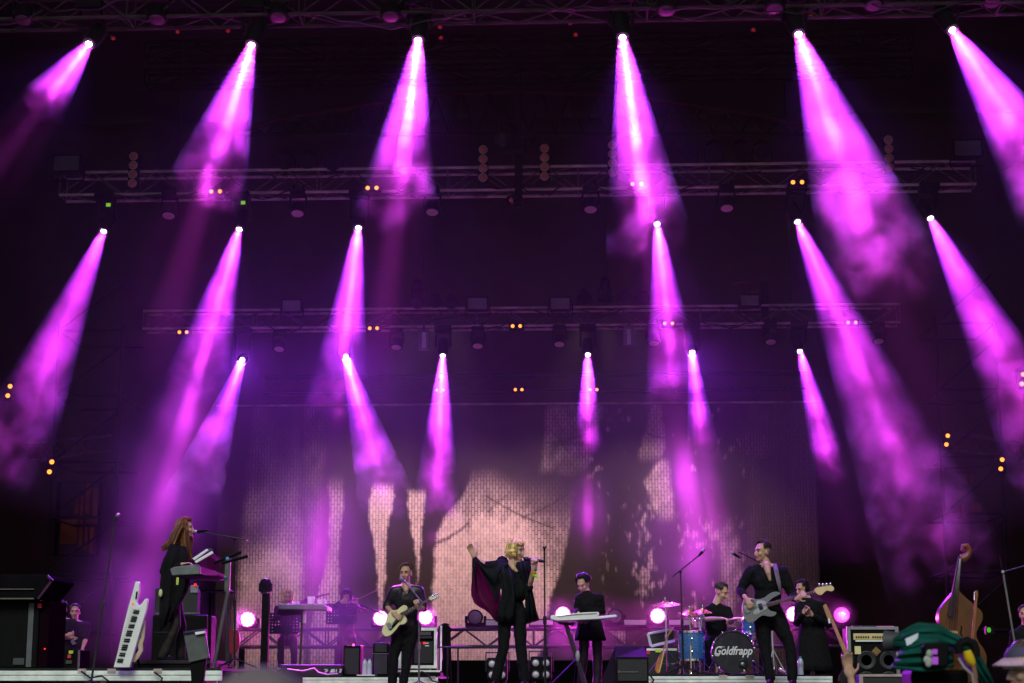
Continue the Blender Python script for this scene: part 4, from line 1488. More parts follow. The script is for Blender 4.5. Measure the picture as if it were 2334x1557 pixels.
def guitar(label, Y, sc, ox, oy, body, neck, headstock, bm, group=None, guard=None, frets=12, pegs=None, th=.045, guardm=None, bridge=None, pick=None, nm='electric_guitar', headm=None, fb=None):
    def g(x, y, d=0):
        return at(ox + x / sc, oy + y / sc, Y + d)
    t = thing(nm, label, 'guitar', g(*body[0]), group)
    outline(body, sc, ox, oy, Y, th).build('body', bm, t, bevel=.008)
    (x0, y0), (x1, y1), (x2, y2), (x3, y3) = neck
    MB().plate([g(x0, y0, -.012), g(x1, y1, -.012), g(x2, y2, -.012), g(x3, y3, -.012)], .028).build('neck', fb or M_brownwood, t, smooth=False)
    fm_ = MB()
    for k in range(frets):
        u = (k + .5) / frets
        u = u ** .8
        a, b = g(x0 + (x1 - x0) * u, y0 + (y1 - y0) * u, -.016), g(x3 + (x2 - x3) * u, y3 + (y2 - y3) * u, -.016)
        fm_.tube([a, b], .0035, 4)
    fm_.build('frets', M_chrome, t)
    outline(headstock, sc, ox, oy, Y - .006, .018).build('headstock', headm or M_wood, t)
    sm_ = MB()
    for k in range(4):
        u = .2 + .2 * k
        b_ = bridge or ((body[0][0] * .6 + x0 * .4), (body[0][1] * .6 + y0 * .4))
        e0 = g(b_[0], b_[1] + (u - .5) * 30, -.02)
        e1 = g(x1 + (x2 - x1) * u, y1 + (y2 - y1) * u, -.02)
        sm_.tube([e0, e1], .0011, 4)
    sm_.build('strings', mat('string_steel', (.25, .25, .26), .5, .6), t)
    if guard:
        outline(guard, sc, ox, oy, Y - .006, .006).build('pickguard', guardm or M_pick, t)
    if pick:
        for (px_, py_, w_, h_, r_) in pick:
            q = g(px_, py_, -.012)
            MB().box(q, (w_ / sc / ppm(Y), .014, h_ / sc / ppm(Y)), Matrix.Rotation(math.radians(r_), 3, 'Y')).build('pickup', M_blackmetal, t, smooth=False, bevel=.003)
    if pegs:
        for (a, b) in pegs:
            MB().ell(g(a, b, .0), (.016, .012, .02), None, 8).build('tuning_peg', M_chrome, t)
    if bridge:
        q = g(*bridge, -.01)
        MB().box(q, (.05, .016, .085), Matrix.Rotation(math.radians(-25), 3, 'Y')).build('bridge', mat('string_steel', (.25, .25, .26), .5, .6), t, smooth=False, bevel=.003)
    return t


# ------------------------------------------------------------------ the bass player
BYY = 20.9
bt, _, _ = person('bass player in open black shirt looking left beside the drum kit', BYY,
                  dict(head=(1737, 1259), neck=(1747, 1286), shl=(1711, 1303), shr=(1784, 1303), ell=(1687, 1347, .02), wrl=(1699, 1362, -.2), hal=(1715, 1388, -.26), elr=(1806, 1356, .02), wrr=(1815, 1367, -.22), har=(1828, 1356, -.27),
                       hip=(1752, 1405, .05), knl=(1743, 1476, .02), knr=(1800, 1470, .0), anl=(1755, 1545), anr=(1806, 1545)),
                  yaw=-58, pitch=0, hs=1.04, bulk=1.1, hair=dict(m=H_dark, length=0, reach=80, fringe=30, n=200, thick=.008, wild=.1, seed=8), vneck=[(1747, 1288, -.08), (1751, 1306, -.125), (1755, 1322, -.125)], sleeve=.86,
                  curl=(.8, 1.1), handn=((.2, .9, -.3), (.1, .9, -.4)))
guitar('grey silver electric bass with maple headstock held by the bass player', BYY - .2, 4.488, 1660, 1210,
       [(150, 735), (215, 690), (300, 700), (370, 682), (430, 638), (490, 622), (538, 640), (505, 660), (450, 690), (408, 735), (402, 780), (430, 815), (492, 835), (475, 866), (425, 878), (360, 866), (310, 890), (260, 932), (210, 938), (168, 900), (145, 830)],
       [(385, 738), (880, 606), (886, 636), (398, 782)], [(882, 604), (905, 580), (960, 570), (1050, 560), (1083, 590), (1060, 618), (1005, 612), (950, 655), (905, 640)], M_silver,
       guard=[(290, 720), (360, 715), (400, 740), (400, 790), (330, 830), (280, 860), (255, 830), (290, 790)], guardm=mat('grey_guard', (.36, .37, .39), .3, .1), frets=17,
       pegs=[(930, 548), (968, 550), (1005, 546), (1045, 543)], bridge=(185, 805), pick=[(330, 775, 40, 62, -18)], nm='bass_guitar', headm=mat('pale_maple', (.62, .47, .24), .4, scale=12, var=.12, coat=.3))
MB().loft([at(1660 + x / 4.488, 1210 + y / 4.488, BYY + d) for x, y, d in ((455, 340, -.0), (465, 400, -.145), (492, 520, -.17), (522, 628, -.19))],
          [at(1660 + x / 4.488, 1210 + y / 4.488, BYY + d) for x, y, d in ((492, 335, -.0), (512, 400, -.14), (535, 520, -.165), (545, 620, -.19))], 3).build('guitar_strap', mat('purple_grey_strap', (.13, .10, .13), .7), bt, solid=.008)
MB().ell(at(1750, 1262, BYY - .03), (.006, .012, .016)).build('earpiece', M_white, bt)

# ------------------------------------------------------------------ the guitarist
GY = 22.9
gt, _, _ = person('singing guitarist in black satin shirt playing a cream hollow guitar', GY,
                  dict(head=(925, 1308), neck=(925, 1334), shl=(899, 1348), shr=(956, 1347), ell=(881, 1382, .03), wrl=(893, 1396, -.18), hal=(909, 1406, -.24), elr=(966, 1386, .02), wrr=(955, 1390, -.18), har=(949, 1372, -.24),
                       hip=(928, 1432, .04), knl=(898, 1495, .0), knr=(929, 1495, .02), anl=(894, 1556), anr=(920, 1556)),
                  yaw=-14, pitch=2, hs=1.02, bulk=1.02, top=M_satin, sleeve=.62, hair=dict(m=H_brown, length=0, reach=80, fringe=38, n=200, thick=.009, wild=.4, seed=5), vneck=[(925, 1336, -.07), (926, 1345, -.115), (927, 1352, -.12)],
                  curl=(.6, 1.1), handn=((.2, .9, -.3), (.1, .9, -.4)))
guitar('cream hollow body electric guitar held by the singing guitarist', GY - .2, 5.425, 840, 1270,
       [(165, 900), (182, 850), (210, 790), (240, 705), (285, 660), (345, 655), (400, 612), (440, 592), (478, 612), (476, 655), (445, 680), (440, 710), (472, 760), (468, 805), (435, 832), (385, 842), (340, 900), (280, 960), (215, 985), (172, 950)],
       [(395, 690), (748, 508), (758, 524), (412, 722)], [(742, 508), (770, 480), (830, 460), (885, 438), (890, 462), (850, 490), (800, 530), (755, 528)], M_cream, frets=14, th=.07,
       guard=[(400, 690), (420, 720), (380, 790), (330, 850), (275, 905), (262, 885), (310, 820), (360, 745)], guardm=M_black, bridge=(255, 850), pick=[(330, 800, 60, 26, -50), (385, 735, 60, 26, -50)],
       pegs=[(790, 478), (820, 466), (850, 455), (800, 522), (830, 505), (858, 486)], headm=mat('cream_head', (.6, .52, .42), .35), nm='electric_guitar')
stand_mic('microphone_stand', 'boom microphone stand catching pink light in front of the guitarist', GY - .45, (955, 1580), (955, 1376), (918, 1322), (926, 1330), boom=(920, 1323, 962, 1373), mm=mat('grey_metal', (.16, .15, .16), .35, .5))

# ------------------------------------------------------------------ the left keyboard player and her rig
KY = 21.9
kt, _, _ = person('auburn haired keyboard player in black dress singing on the left riser', KY,
                  dict(head=(424, 1206), neck=(407, 1240), shl=(395, 1250, -.16), shr=(400, 1250, .16), ell=(372, 1302, -.2), wrl=(412, 1287, -.25), hal=(441, 1281, -.25), elr=(392, 1300, .2), wrr=(432, 1290, .2), har=(452, 1286, .2),
                       hip=(392, 1352), knl=(402, 1424, -.12), knr=(412, 1424, .1), anl=(372, 1494, -.1), anr=(412, 1497, .12)),
                  yaw=82, pitch=-4, skin=M_skin2, hs=1.02, bulk=.96, foot=(1, -.2), hair=dict(m=H_auburn, length=.30, reach=100, fringe=50, n=340, thick=.017, wild=.7, seed=11, back=.8), collar=False, curl=(.6, .6), handn=((0, 0, -1), (0, 0, -1)),
                  legs=mat('olive_black_trousers', (.020, .019, .013), .7, scale=12, var=.3))
MB().loft([at(x, y, KY - .28) for x, y in ((388, 1240), (370, 1290), (364, 1330), (362, 1400), (364, 1440))], [at(x, y, KY - .24) for x, y in ((424, 1246), (432, 1290), (432, 1330), (424, 1352), (388, 1415))], 8, .03, 4).build('dress', M_blackcloth, kt, solid=.01)
lk = MB()
q_ = random.Random(5)
for k in range(46):
    ox, oy, oz = q_.uniform(-9, 8), q_.uniform(-4, 4), q_.uniform(-.16, .14)
    lk.tube([at(414 + ox * .6, 1196 + oy, KY + oz), at(402 + ox, 1216 + oy, KY + oz * 1.1), at(394 + ox * 1.1, 1236 + oy, KY + oz * 1.2), at(382 + ox * 1.2 - q_.uniform(0, 6), 1250 + oy * 1.6, KY + oz * 1.25)], [.014, .019, .016, .004], 5)
for k in range(24):
    ox, oz = q_.uniform(-5, 5), q_.uniform(-.17, .1)
    lk.tube([at(424 + ox * .5, 1208, KY + oz), at(427 + ox, 1235, KY + oz), at(431 + ox, 1260, KY + oz), at(433 + ox * 1.3, 1278 + q_.uniform(-6, 6), KY + oz)], [.010, .016, .014, .004], 5)
lk.build('loose_hair', H_auburn, kt)
MB().ell(at(366, 1352, KY - .3), (.025, .02, .05)).build('belt_pack', mat('lime_tape', (.5, .6, .25), .5), kt)
t = thing('platform', 'small black platform under the left keyboard player', 'platform', at(390, 1510, KY))
zt = at(390, 1506, KY).z
MB().bb((at(325, 1500, KY).x, KY - .5, zt - .04), (at(500, 1500, KY).x, KY + .6, zt)).build('top', M_deck, t, smooth=False)
MB().bb((at(327, 1500, KY).x, KY - .48, ZL), (at(498, 1500, KY).x, KY + .58, zt - .041)).build('frame', M_black, t, smooth=False)
K2 = 21.3
t = thing('keyboard_stand', 'dark upright two tier keyboard stand on the left riser', 'stand', at(500, 1520, K2))
Ms_ = mat('stand_grey', (.10, .115, .105), .4, .5)
MB().bb(at(513, 1272, K2), at(525, 1350, K2 + .05)).build('post', Ms_, t, smooth=False, bevel=.006)
MB().tube([at(520, 1345, K2), at(487, 1522, K2 - .1)], .022, 8).build('leg', Ms_, t)
MB().tube([at(520, 1345, K2 + .05), at(518, 1515, K2 + .4)], .022, 8).build('leg', Ms_, t)
MB().tube([at(480, 1345, K2 + .4), at(476, 1512, K2 + .4)], .02, 8).build('leg', M_black, t)
MB().bb(at(455, 1344, K2), at(541, 1352, K2 + .5)).build('crossbar', M_black, t, smooth=False, bevel=.01)
for (x0, y0, x1, y1) in ((488, 1284, 550, 1258), (505, 1284, 565, 1268)):
    MB().tube([at(x0, y0, K2), at(x1, y1, K2)], .018, 8).build('tier_arm', M_black, t)
MB().lathe(at(519, 1274, K2 - .01), (0, -1, 0), [(.02, 0), (.022, .02), (.012, .03)]).lathe(at(514, 1316, K2 - .01), (0, -1, 0), [(.014, 0), (.014, .02), (.008, .03)]).build('knob', mat('blue_knob', (.1, .35, .42), .35), t)
MB().bb(at(535, 1430, K2 + .2), at(538, 1437, K2 + .22)).bb(at(533, 1393, K2 + .2), at(540, 1437, K2 + .22)).build('side_strip', mat('pale_strip', (.4, .4, .45), .5), t, smooth=False)
t = thing('synthesizer', 'lower grey ended keyboard on the stand of the left player', 'keyboard', at(430, 1310, K2), 'keyboards on the left stand')
MB().px([(387, 1297), (397, 1292), (450, 1286), (456, 1292), (456, 1309), (392, 1312)], K2 - .22, .07).build('end_cheek', mat('cheek_grey', (.13, .145, .14), .5), t, bevel=.01)
m = MB()
m.add([at(456, 1290, K2 - .2), at(456, 1308, K2 - .2), at(515, 1326, K2 + .8), at(515, 1310, K2 + .8), at(395, 1292, K2 - .15), at(455, 1306, K2 + .85), at(392, 1311, K2 - .15), at(455, 1322, K2 + .85)],
      [(0, 1, 2, 3), (4, 0, 3, 5), (6, 7, 2, 1), (4, 6, 1, 0), (5, 3, 2, 7), (4, 5, 7, 6)])
m.build('case', mat('plum_black', (.016, .010, .016), .6, spec=.08), t, smooth=False)
MB().bb(at(402, 1316, K2 - .2), at(407, 1333, K2 - .19)).build('tape', mat('lime_tape2', (.4, .62, .06), .5), t, smooth=False)
MB().bb(at(398, 1312, K2 - .21), at(520, 1320, K2 + .3)).build('bed', M_black, t, smooth=False)
t = thing('synthesizer', 'upper tilted keyboard with white edge on the stand of the left player', 'keyboard', at(470, 1275, K2), 'keyboards on the left stand')
U0, U1, U2, U3 = at(437, 1274, K2 - .2), at(470, 1252, K2 + .05), at(512, 1276, K2 + .55), at(478, 1296, K2 + .3)
dn = V((0, 0, -.06))
m = MB()
m.add([U0, U1, U2, U3, U0 + dn, U1 + dn, U2 + dn, U3 + dn], [(0, 1, 2, 3), (7, 6, 5, 4), (1, 0, 4, 5), (2, 1, 5, 6), (3, 2, 6, 7), (0, 3, 7, 4)])
m.build('case', mat('plum_black', (.016, .010, .016), .6, spec=.08), t, smooth=False, bevel=.008)
MB().px([(438, 1273), (471, 1251), (475, 1254), (443, 1277)], K2 - .26, .03).px([(443, 1279), (483, 1256), (486, 1261), (447, 1284)], K2 - .27, .03).build('edge', M_white, t, smooth=False, bevel=.004)
MB().px([(471, 1250), (478, 1249), (486, 1255), (478, 1258)], K2 - .25, .03).build('panel', mat('panel_green_black', (.03, .06, .045), .4), t, smooth=False)
stand_mic('microphone_stand', 'boom microphone stand reaching to the auburn haired keyboard player', K2 + .15, (535, 1510), (535, 1228), (449, 1212), (474, 1208), boom=(460, 1213, 563, 1231), zb=ZL, micmat=M_black)
t = thing('amplifier', 'grey speaker amplifier behind the left keyboard player', 'amplifier', at(405, 1401, 24.5))
MB().bb(at(354, 1340, 24.5), at(456, 1401, 25.0)).build('cabinet', mat('grey_tolex', (.035, .036, .038), .85, spec=.08), t, smooth=False, bevel=.02)
MB().bb(at(360, 1352, 24.48), at(450, 1396, 24.495)).build('grille', M_grille, t, smooth=False)
MB().bb(at(354, 1396, 24.47), at(456, 1400, 24.49)).build('trim', mat('grey_trim', (.09, .095, .10), .6), t, smooth=False)
MB().bb(at(434, 1334, 24.46), at(452, 1352, 24.49)).build('control_box', mat('grey_box', (.2, .21, .22), .5), t, smooth=False, bevel=.01)
MB().ell(at(445, 1333, 24.44), (.02, .02, .02)).build('led', E_red, t)
t = thing('equipment_case', 'black case below the grey amplifier on the left', 'case', at(405, 1520, 24.5))
MB().bb((at(345, 1500, 24.5).x, 24.48, 0), (at(470, 1500, 24.5).x, 25.1, at(400, 1402, 24.5).z)).build('shell', M_black, t, smooth=False, bevel=.02)
MB().bb(at(350, 1440, 24.47), at(466, 1443, 24.479)).build('trim', M_blackmetal, t, smooth=False)
t = thing('prompter_screen', 'tilted grey backed prompter screen on a black stand at the stage edge', 'screen', at(447, 1557, 19.6))
MB().px([(418, 1443), (467, 1436), (477, 1500), (430, 1511)], 19.6, .05).build('back_shell', mat('prompter_grey', (.085, .095, .092), .5), t, bevel=.01)
MB().px([(418, 1440), (466, 1433), (467, 1437), (418, 1445)], 19.57, .09).build('top_edge', mat('prompter_violet', (.05, .03, .08), .6, spec=.1), t, bevel=.004)
MB().px([(444, 1441), (466, 1438), (467, 1443), (446, 1447)], 19.56, .02).build('strip', M_white, t, smooth=False)
MB().px([(433, 1509), (470, 1500), (462, 1560), (436, 1560)], 19.63, .08).bb(at(446, 1540, 19.65), at(458, 1590, 19.7)).build('stand_foot', M_black, t, bevel=.01)
stand_mic('microphone_stand', 'tall straight microphone stand at the left front of the stage', 19.7, (205, 1580), (262, 1186), (266, 1178), (258, 1188), mm=mat('stand_dark_grey', (.035, .04, .037), .4, .4), leg=.25)
# keytar leaning on its stand
KT = 20.75
t = thing('keytar', 'white keytar standing upright on the left riser', 'keytar', at(290, 1522, KT))


def kp(x, y):
    return (x / 3.825, 1150 + y / 3.825)


kb = [(1180, 672), (1200, 668), (1217, 685), (1214, 755), (1192, 855), (1205, 880), (1232, 868), (1262, 822), (1290, 820), (1280, 905), (1250, 1010), (1200, 1180), (1130, 1422), (988, 1422), (1030, 1260), (1075, 1060), (1118, 890), (1150, 780)]
MB().px([kp(*q) for q in kb], KT, .06).build('body', M_white, t, bevel=.008)
m = MB()
w1 = MB()
for k in range(26):
    u = k / 26
    xa, ya = 1215 - u * 150, 915 + u * 460
    w1.px([kp(xa, ya), kp(xa + 1, ya + 2.2), kp(xa - 72, ya - 3), kp(xa - 72, ya - 5.2)], KT - .004, .005)
    if k % 7 not in (2, 6):
        m.px([kp(xa - 2, ya + 8), kp(xa - 4, ya + 19), kp(xa - 52, ya + 16), kp(xa - 50, ya + 5)], KT - .016, .018)
m.build('black_keys', M_black, t, smooth=False)
w1.build('key_gaps', mat('key_gap', (.28, .29, .28), .6), t, smooth=False)
MB().px([kp(1186, 760), kp(1200, 757), kp(1192, 822), kp(1178, 826)], KT - .01, .012).build('ribbon', M_black, t, smooth=False)
MB().ell(at(*kp(1158, 865), KT - .01), (.01, .006, .01)).build('led', E_red, t)
MB().tube([at(*kp(x, y), KT + .07) for x, y in ((1255, 1010), (1240, 1100), (1245, 1160), (1215, 1210), (1230, 1270), (1190, 1330), (1165, 1370))], [.02, .035, .02, .04, .025, .03, .015], 6, flat=.4).build('strap', mat('pale_gold_strap', (.55, .48, .28), .45), t)
MB().tube([at(300, 1440, KT + .12), at(318, 1522, KT + .45)], .016, 6).tube([at(300, 1440, KT + .12), at(282, 1522, KT + .45)], .016, 6).build('prop_stand', M_black, t)

# ------------------------------------------------------------------ left wing: cases and crew
LYc = 21.0
t = thing('monitor_desk', 'black road case with a sloped desk on top at the far left', 'road case', at(50, 1522, LYc))
a, b = at(-60, 1355, LYc), at(83, 1522, LYc)
MB().bb((a.x, LYc, ZL), (b.x, LYc + .9, a.z)).build('cabinet', M_black, t, smooth=False, bevel=.02)
MB().bb((b.x + .003, LYc + .02, ZL), (at(112, 1400, LYc).x, LYc + .7, at(100, 1369, LYc).z)).build('side_panel', mat('plum_panel', (.008, .002, .005), .9, spec=0), t, smooth=False, bevel=.01)
MB().px([(-60, 1309), (110, 1309), (121, 1322), (86, 1366), (-60, 1366)], LYc - .15, .9).build('desk', mat('desk_black', (.006, .005, .007), .95, spec=0), t, smooth=False, bevel=.015)
for y0, y1 in ((1342, 1344), (1363, 1366)):
    MB().bb(at(-60, y0, LYc - .17), at(78, y1, LYc - .155)).build('edge_trim', mat('olive_trim', (.10, .095, .06), .5), t, smooth=False)
MB().px([(109, 1310), (121, 1323), (117, 1327), (106, 1314)], LYc - .17, .02).px([(121, 1323), (88, 1366), (84, 1364), (116, 1321)], LYc - .17, .02).build('corner_trim', mat('violet_trim', (.05, .02, .045), .6, spec=.1), t, smooth=False)
MB().bb(at(66, 1375, LYc - .012), at(71, 1520, LYc - .002)).build('edge_trim', mat('grey_trim', (.09, .095, .10), .6), t, smooth=False)
MB().bb(at(30, 1500, LYc - .012), at(55, 1515, LYc - .002)).build('label_plate', mat('grey_plate', (.05, .058, .062), .6), t, smooth=False)
MB().bb(at(86, 1376, LYc - .004), at(95, 1386, LYc + .018)).build('sticker', mat('red_tape', (.6, .04, .07), .5), t, smooth=False)
MB().ell(at(102, 1479, LYc + .0), (.01, .01, .01)).build('led', E_red, t)
for x0, x1, tape, wh in ((101, 137, ((104, 1493, 117, 1501, 'red_tape'), (104, 1482, 128, 1488, 'grey_plate')), 'with a red sticker'), (139, 181, ((157, 1483, 167, 1490, 'lime_tape2'), (154, 1492, 162, 1500, 'red_tape'), (150, 1505, 164, 1513, 'grey_plate')), 'with lime and red stickers')):
    t = thing('road_case', 'small dark road case %s behind the left riser edge' % wh, 'road case', at(x0, 1524, 23.5), 'small road cases on the left')
    MB().bb(at(x0, 1481, 23.5), V((at(x1, 1500, 23.5).x, 24.0, ZL * .5))).build('shell', mat('case_dark', (.010, .007, .008), .9, spec=0), t, smooth=False, bevel=.015)
    MB().bb(at(x1 - 3, 1482, 23.48), at(x1, 1524, 23.495)).build('edge_trim', mat('grey_trim', (.09, .095, .10), .6), t, smooth=False)
    for (p, q, r_, s_, mm_) in tape:
        MB().bb(at(p, q, 23.485), at(r_, s_, 23.497)).build('sticker', MATS[mm_], t, smooth=False)
CY = 28.0


def crew(x, y, label, dy=0, **k):
    def q(dx, yy, d=0):
        return (x + dx, y + yy, d)
    j = dict(head=q(0, 0), neck=q(0, 20), shl=q(-26, 30), shr=q(26, 30), ell=q(-32, 64, .02), elr=q(32, 64, .02), wrl=q(10, 58, -.18), wrr=q(-10, 64, -.2), hal=q(24, 54, -.2), har=q(-24, 60, -.22), hip=q(0, 100), knl=q(-14, 152), knr=q(14, 152), anl=q(-15, 208), anr=q(15, 208))
    j.update(k.pop('j', {}))
    return person(label, CY + dy, j, sleeve=.4, eyes=True, **k)


Hc = dict(m=H_dark, length=0, reach=80, fringe=38, n=130, thick=.011, wild=.2)
crew(127, 1384, 'crew member partly hidden behind the folded arm crew member', .6, hair=dict(Hc, seed=20), yaw=20)
crew(142, 1390, 'crew member in dark tee shirt with folded arms in the left wing', -.1, hair=dict(Hc, seed=21), yaw=25)
ct, _, _ = crew(171, 1396, 'crew member in black tee shirt with pale print in the left wing', 0, hair=dict(Hc, seed=22), yaw=10, j=dict(wrl=(150, 1490, -.05), hal=(149, 1506, -.05), wrr=(188, 1478, -.1), har=(187, 1494, -.12), ell=(146, 1460), elr=(195, 1458)))
MB().px([(162, 1455), (170, 1450), (174, 1457), (168, 1461), (175, 1466), (166, 1470), (161, 1464)], CY - .135, .01).build('shirt_print', mat('pale_print', (.4, .4, .42), .7), ct)

# ------------------------------------------------------------------ behind the left side: string players, stands, table
VY = 30.4


def seated(x, y, label, yaw, hair, arms, skin=M_skin2, top=None):
    def q(dx, yy, d=0):
        return (x + dx, y + yy, d)
    j = dict(head=q(0, 0), neck=q(1, 17), shl=q(-23, 27), shr=q(23, 27), ell=q(-30, 52, -.05), elr=q(30, 52, -.05), hip=q(0, 92, .1), knl=q(-14, 98, -.38), knr=q(14, 98, -.38), anl=q(-15, 150, -.35), anr=q(15, 150, -.35))
    j.update(arms)
    return person(label, VY, j, yaw=yaw, pitch=12, skin=skin, bulk=.85, hair=hair, top=top or M_blackcloth, hs=.98)


seated(655, 1361, 'blonde string player seated behind the mug table', 18, dict(m=H_blonde, length=.14, reach=100, fringe=48, n=150, thick=.014, seed=31), dict(wrl=(662, 1385, -.25), hal=(672, 1378, -.28), wrr=(685, 1388, -.25), har=(686, 1376, -.28)))
seated(790, 1361, 'dark haired violinist with a fringe bowing behind a music stand', -10, dict(m=H_black, length=.10, reach=105, fringe=74, n=170, thick=.014, seed=32), dict(wrl=(776, 1373, -.25), hal=(786, 1369, -.28), ell=(760, 1386, -.1), elr=(818, 1390, -.1), wrr=(812, 1380, -.3), har=(812, 1368, -.34)))
# violins
Mv = mat('violin_varnish', (.16, .03, .012), .25, scale=14, var=.3, coat=.6)


def violin(label, pts, r, Y, bow=None):
    a, b = at(*pts[0], Y), at(*pts[1], Y)
    t = thing('violin', label, 'violin', a, 'violins of the string players')
    d = (b - a).normalized()
    L = .36
    m = MB()
    sd = d.cross(V((0, -.3, 1))).normalized()
    out = []
    for u, w_ in ((0, .0), (.02, .06), (.12, .1), (.28, .098), (.4, .07), (.5, .058), (.6, .07), (.72, .083), (.88, .08), (.97, .05), (1, 0)):
        out.append((u, w_))
    poly = [a + d * (u * L) + sd * w_ for u, w_ in out] + [a + d * (u * L) - sd * w_ for u, w_ in reversed(out[1:-1])]
    nrm = d.cross(sd).normalized() * .035
    k = len(poly)
    m.add(poly + [p + nrm for p in poly], [tuple(range(k)), tuple(range(2 * k - 1, k - 1, -1))] + [(i, i + k, (i + 1) % k + k, (i + 1) % k) for i in range(k)])
    m.build('body', Mv, t)
    MB().tube([a + d * L * .55 - nrm * .4, a + d * (L + .24) - nrm * .2], .013, 6).build('fingerboard', M_black, t)
    MB().ell(a + d * (L + .26), (.016, .016, .022)).build('scroll', Mv, t)
    if bow:
        q = thing('violin_bow', 'thin violin bow raised by the dark haired violinist', 'bow', at(*bow[0], Y - .25))
        MB().tube([at(*bow[0], Y - .25), at(*bow[1], Y - .1)], [.006, .0045], 6).build('stick', mat('bow_wood', (.25, .12, .06), .4), q)
        MB().box(at(*bow[0], Y - .25), (.03, .015, .02)).build('frog', M_black, q, smooth=False)


violin('violin held by the blonde string player', [(668, 1376), (705, 1366)], .1, VY - .32)
violin('violin under the chin of the dark haired violinist', [(796, 1371), (835, 1386)], .1, VY - .3, bow=[(800, 1374), (868, 1341)])
for x0, y0, x1, y1, Y, wh in ((611, 1399, 680, 1442, 28.4, 'below the mug table'), (746, 1378, 812, 1420, 28.6, 'in front of the dark haired violinist')):
    a, b = at(x0, y0, Y), at(x1, y1, Y)
    t = thing('music_stand', 'black perforated music stand %s' % wh, 'music stand', (a.x, Y, 0), 'perforated music stands')
    m = MB()
    nx, nz = 10, 6
    wx, wz = (b.x - a.x), (a.z - b.z)
    cx, cz = wx / nx, wz / nz
    # perforated plate: a lattice of bars round open holes, closed in the lower middle
    for i in range(nx + 1):
        m.bb((a.x + i * cx - cx * .29, Y, b.z), (a.x + i * cx + cx * .29, Y + .008, a.z))
    for k in range(nz + 1):
        m.bb((a.x, Y + .001, b.z + k * cz - cz * .29), (b.x, Y + .009, b.z + k * cz + cz * .29))
    m.bb((a.x + wx * .2, Y + .002, b.z), (a.x + wx * .8, Y + .010, b.z + wz * .36))
    m.build('desk', M_black, t, smooth=False)
    MB().bb((a.x, Y - .06, b.z - .02), (b.x, Y + .01, b.z - .005)).build('ledge', M_black, t, smooth=False)
    MB().tube([((a.x + b.x) / 2, Y + .03, b.z + wz * .3), ((a.x + b.x) / 2, Y + .03, .05)], .014).build('pole', M_black, t)
    for k in range(3):
        q = 2.1 * k + .4
        MB().tube([((a.x + b.x) / 2, Y + .03, .2), ((a.x + b.x) / 2 + .25 * math.cos(q), Y + .03 + .25 * math.sin(q), .01)], .01, 6).build('leg', M_black, t)
t = thing('mug_table', 'small grey table on a single pole carrying mugs', 'table', at(685, 1535, 26.5))
MY = 26.5
MB().px([(634, 1377), (733, 1377), (746, 1383), (746, 1391), (730, 1390), (634, 1388)], MY, .5).build('table_top', mat('table_grey', (.14, .145, .15), .5), t, smooth=False, bevel=.006)
MB().px([(634, 1389), (690, 1389), (680, 1400), (632, 1402)], MY + .05, .3).build('tray_box', M_black, t, smooth=False)
MB().tube([at(690, 1390, MY + .2), at(683, 1530, MY + .2)], .02).build('pole', mat('pole_olive', (.06, .06, .045), .4, .4), t)
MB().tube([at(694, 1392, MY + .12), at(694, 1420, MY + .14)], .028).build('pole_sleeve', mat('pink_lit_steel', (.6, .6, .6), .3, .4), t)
for k in range(3):
    q = 2.1 * k + .9
    p = at(683, 1530, MY + .2)
    MB().tube([(p.x, p.y, p.z + .08), (p.x + .35 * math.cos(q), p.y + .35 * math.sin(q), p.z - .0)], .012, 6).build('leg', M_black, t)


def mug(x, y0, y1, w_, label, handle, taper=.85, Y=MY + .15):
    a, b = at(x, y0, Y), at(x, y1, Y)
    h = a.z - b.z
    r_ = w_ / 2 / ppm(Y)
    t = thing('mug', label, 'mug', b, 'white mugs on the grey table')
    MB().lathe(b, (0, 0, 1), [(r_ * taper * .9, 0), (r_ * taper, .008), (r_, h), (r_ * .9, h), (r_ * taper * .85, .012)], 18).build('cup', mat('white_ceramic', (.8, .78, .76), .25, var=.04), t)
    if handle:
        MB().tube([V((a.x + r_ * .9, Y, b.z + h * .8)), V((a.x + r_ * 1.5, Y, b.z + h * .72)), V((a.x + r_ * 1.5, Y, b.z + h * .3)), V((a.x + r_ * .85, Y, b.z + h * .22))], r_ * .13, 6).build('handle', MATS['white_ceramic'], t)


mug(709, 1360, 1377, 18, 'tall white paper cup in the middle of the grey table', False)
mug(731, 1367, 1378, 18, 'white mug with handle at the right of the grey table', True, .8)
mug(672, 1371, 1377, 14, 'low white cup at the left of the grey table', True, .7)
t = thing('effect_light', 'black moving light on a tall dark post', 'stage light', at(604, 1540, 26.0))
MB().bb(at(597, 1350, 26.0), at(612, 1540, 26.12)).build('post', M_black, t, smooth=False, bevel=.01)
MB().bb(at(594, 1349, 25.96), at(615, 1354, 26.16)).build('plate', M_blackmetal, t, smooth=False)
p0 = at(605, 1345, 26.05)
MB().box(p0 - V((0, 0, 0)), (.16, .14, .06)).build('base', M_black, t, smooth=False, bevel=.01)
MB().lathe(at(605, 1342, 26.05), (0, 0, 1), [(.07, 0), (.085, .03), (.085, .10), (.06, .14), (.02, .15)], 18).build('lamp_head', M_black, t)
for s_ in (-1, 1):
    MB().bb((p0.x + s_ * .085 - .014, 26.02, p0.z - .02), (p0.x + s_ * .085 + .014, 26.09, p0.z + .10)).build('yoke_arm', M_black, t, smooth=False, bevel=.006)

